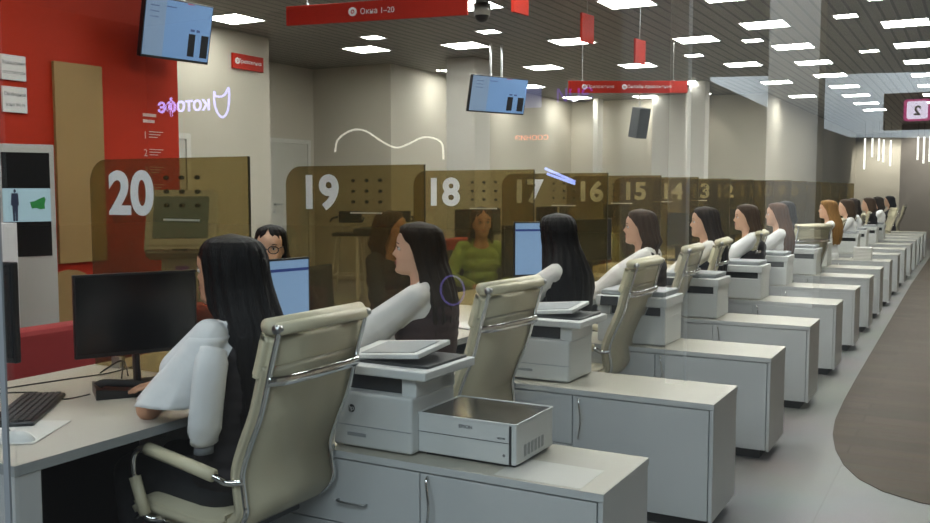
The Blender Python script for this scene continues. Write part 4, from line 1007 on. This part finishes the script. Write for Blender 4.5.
# pendant tubes near the far end
k = 0
for i, (x, y, z0, z1) in enumerate([(-2.95, 29.5, 2.10, 3.0), (-2.75, 29.5, 2.45, 3.0), (-2.6, 29.8, 2.35, 3.0), (-2.45, 29.5, 2.3, 2.95), (-2.3, 30, 2.2, 2.95), (-1.55, 29.4, 2.35, 3.0), (-1.4, 29.5, 2.25, 3.0), (-1.25, 29.5, 2.3, 3.0)]):
    r = thing('pendant_tube_light', 'vertical glowing tube pendant at the far end of the hall, %s from the left' % ORD[i], 'pendant light', (x, y, 0), 0, 'vertical tube pendants')
    b = nb(); cyl(b, (0, 0, z0), (0, 0, z1), .025, None, 8); obj('tube', b, emis('tube_glow', (1, .97, .88, 1), 2.2), r)
    b = nb(); cyl(b, (0, 0, z1), (0, 0, HC), .004, None, 6); obj('cord', b, black_pl, r)

# ================================================================= THE MALL BEHIND THE CAMERA (mirrored in the shop window)
# mirror plane y = .5 : a mirrored point (x, y) stands at (x, 1 - y)
mall_white = mat('mall_white_paint', (.62, .66, .68, 1), .7)
mall_col = mat('mall_column_paint', (.17, .165, .155, 1), .8, spec=.1)
def mirY(y): return 1-y
b = nb(); prism(b, [(-3.56, 3.17), (.35, 3.04), (.35, 2.17), (-1.6, 2.23), (-2.03, 2.40), (-2.72, 2.69), (-3.56, 3.12)], mirY(14.2), mirY(14.0), 'y'); struct('wall_mall_soffit', b, mall_white)
b = nb(); box(b, -2.40, -1.79, mirY(12.9), mirY(12.35), 0, 4.5); struct('wall_mall_column', b, mall_col)
b = nb(); box(b, -2.085, -1.945, mirY(7.1), mirY(7.0), 0, 4.5); struct('added_mall_post', b, mall_white)  # added post; its mirrored image makes the pale strip of overlapping panes
b = nb(); box(b, -6.0, 6.0, mirY(17.2), mirY(17), 0, 5.2); struct('wall_mall_back', b, mat('mall_grey_paint', (.035, .04, .045, 1), .8, spec=.1))
def neon(name, bm, m, lab, cat='sign'):
    o = obj(name, bm, m); tag(o, lab, cat); return o
YR = mirY(8.0)
violet = emis('violet_glow', rgb(175, 170, 255), 3.2)
r = thing('cafe_sign', 'glowing bluish cafe sign with cat outline, mirrored in the window at upper left', 'sign', (0, 0, 0))
obj('sign_lettering', text_bm('котофє', .225, .004, .0045, 1.10, TM((-8.18, YR, 2.475), 90)), violet, r)
b = nb(); tube(b, smoothpath([(-7.685, YR, 2.59), (-7.670, YR, 2.57), (-7.580, YR, 2.56), (-7.520, YR, 2.59), (-7.475, YR, 2.65), (-7.465, YR, 2.55), (-7.490, YR, 2.40), (-7.550, YR, 2.33), (-7.610, YR, 2.34), (-7.670, YR, 2.42), (-7.695, YR, 2.53), (-7.690, YR, 2.62), (-7.685, YR, 2.59)], 4), .013, 6); obj('cat_outline', b, violet, r, True)
r = thing('number_board', 'dark purple board with a framed figure 2, mirrored at the upper right', 'sign', (0, 0, 0))
pb = mat('purple_board', (.02, .008, .022, 1), .5)
b = nb(); box(b, -.675, .10, YR-.05, YR, 1.965, 2.25, .004); obj('board', b, pb, r)
mag = emis('magenta_glow', rgb(190, 40, 120), 1.6); pale = emis('pale_glow', rgb(225, 215, 235), 3.0)
b = nb(); box(b, -.53, -.34, YR, YR+.004, 2.03, 2.195, .02, 3); obj('magenta_frame', b, mag, r)
b = nb(); box(b, -.508, -.362, YR+.004, YR+.008, 2.045, 2.18, .015, 3); obj('pale_square', b, pale, r)
obj('figure', text_bm('2', .10, .001, .003, 1, TM((-.435, YR+.010, 2.11), 90)), pb, r)
b = nb(); tube(b, smoothpath([(-5.99, YR, 1.90), (-5.95, YR, 2.03), (-5.78, YR, 2.12), (-5.6, YR, 2.11), (-5.38, YR, 1.99), (-5.22, YR, 1.93), (-5.08, YR, 1.96), (-4.92, YR, 2.02), (-4.80, YR, 2.02), (-4.68, YR, 1.96), (-4.66, YR, 1.80)], 6), .010, 6)
neon('light_strip', b, emis('warm_glow', (1, .95, .82, 1), 1.6), 'wavy warm light strip mirrored above partition 19', 'light')
neon('neon_letters', text_bm('ЭUИ', .17, .004, 0, 1, TM((-3.27, YR, 2.37), 90)), emis('purple_glow', rgb(110, 60, 200), 1.4), 'row of purple letters mirrored below the red banner', 'sign')
neon('orange_letters', text_bm('СООНИЭ', .065, .003, 0, 1.2, TM((-3.70, YR, 1.99), 90)), emis('orange_glow', rgb(255, 110, 60), 2.2), 'small orange letters mirrored above partition 17', 'sign')
b = nb(); tube(b, [V(-4.56, YR, .50) + V(math.cos(q)*.135, 0, math.sin(q)*.145) for q in [2*PI*k/30 for k in range(31)]], .010, 6)
neon('ring_light', b, emis('violet_ring', rgb(110, 100, 170), 1.2), 'faint violet ring mirrored over the brown hair of the window 19 woman', 'light')
for i in range(2):
    b = nb(); tube(b, [(-3.56+.02*i, YR, 1.70-.05*i), (-3.26, YR, 1.575-.02*i)], .012, 6); neon('slanted_tube_light', b, emis('blue_violet_glow', rgb(150, 170, 255), 4.0), 'slanted blue-violet tube light mirrored beside the number 17, %s one' % ('upper', 'lower')[i], 'light')
r = thing('shop_display', 'bluish window display screen mirrored beside the hanging screen', 'screen', (0, 0, 0))
b = nb(); box(b, -3.77, -3.61, YR-.02, YR, 2.27, 2.46); obj('screen', b, emis('display_glow', rgb(120, 130, 190), .9), r)
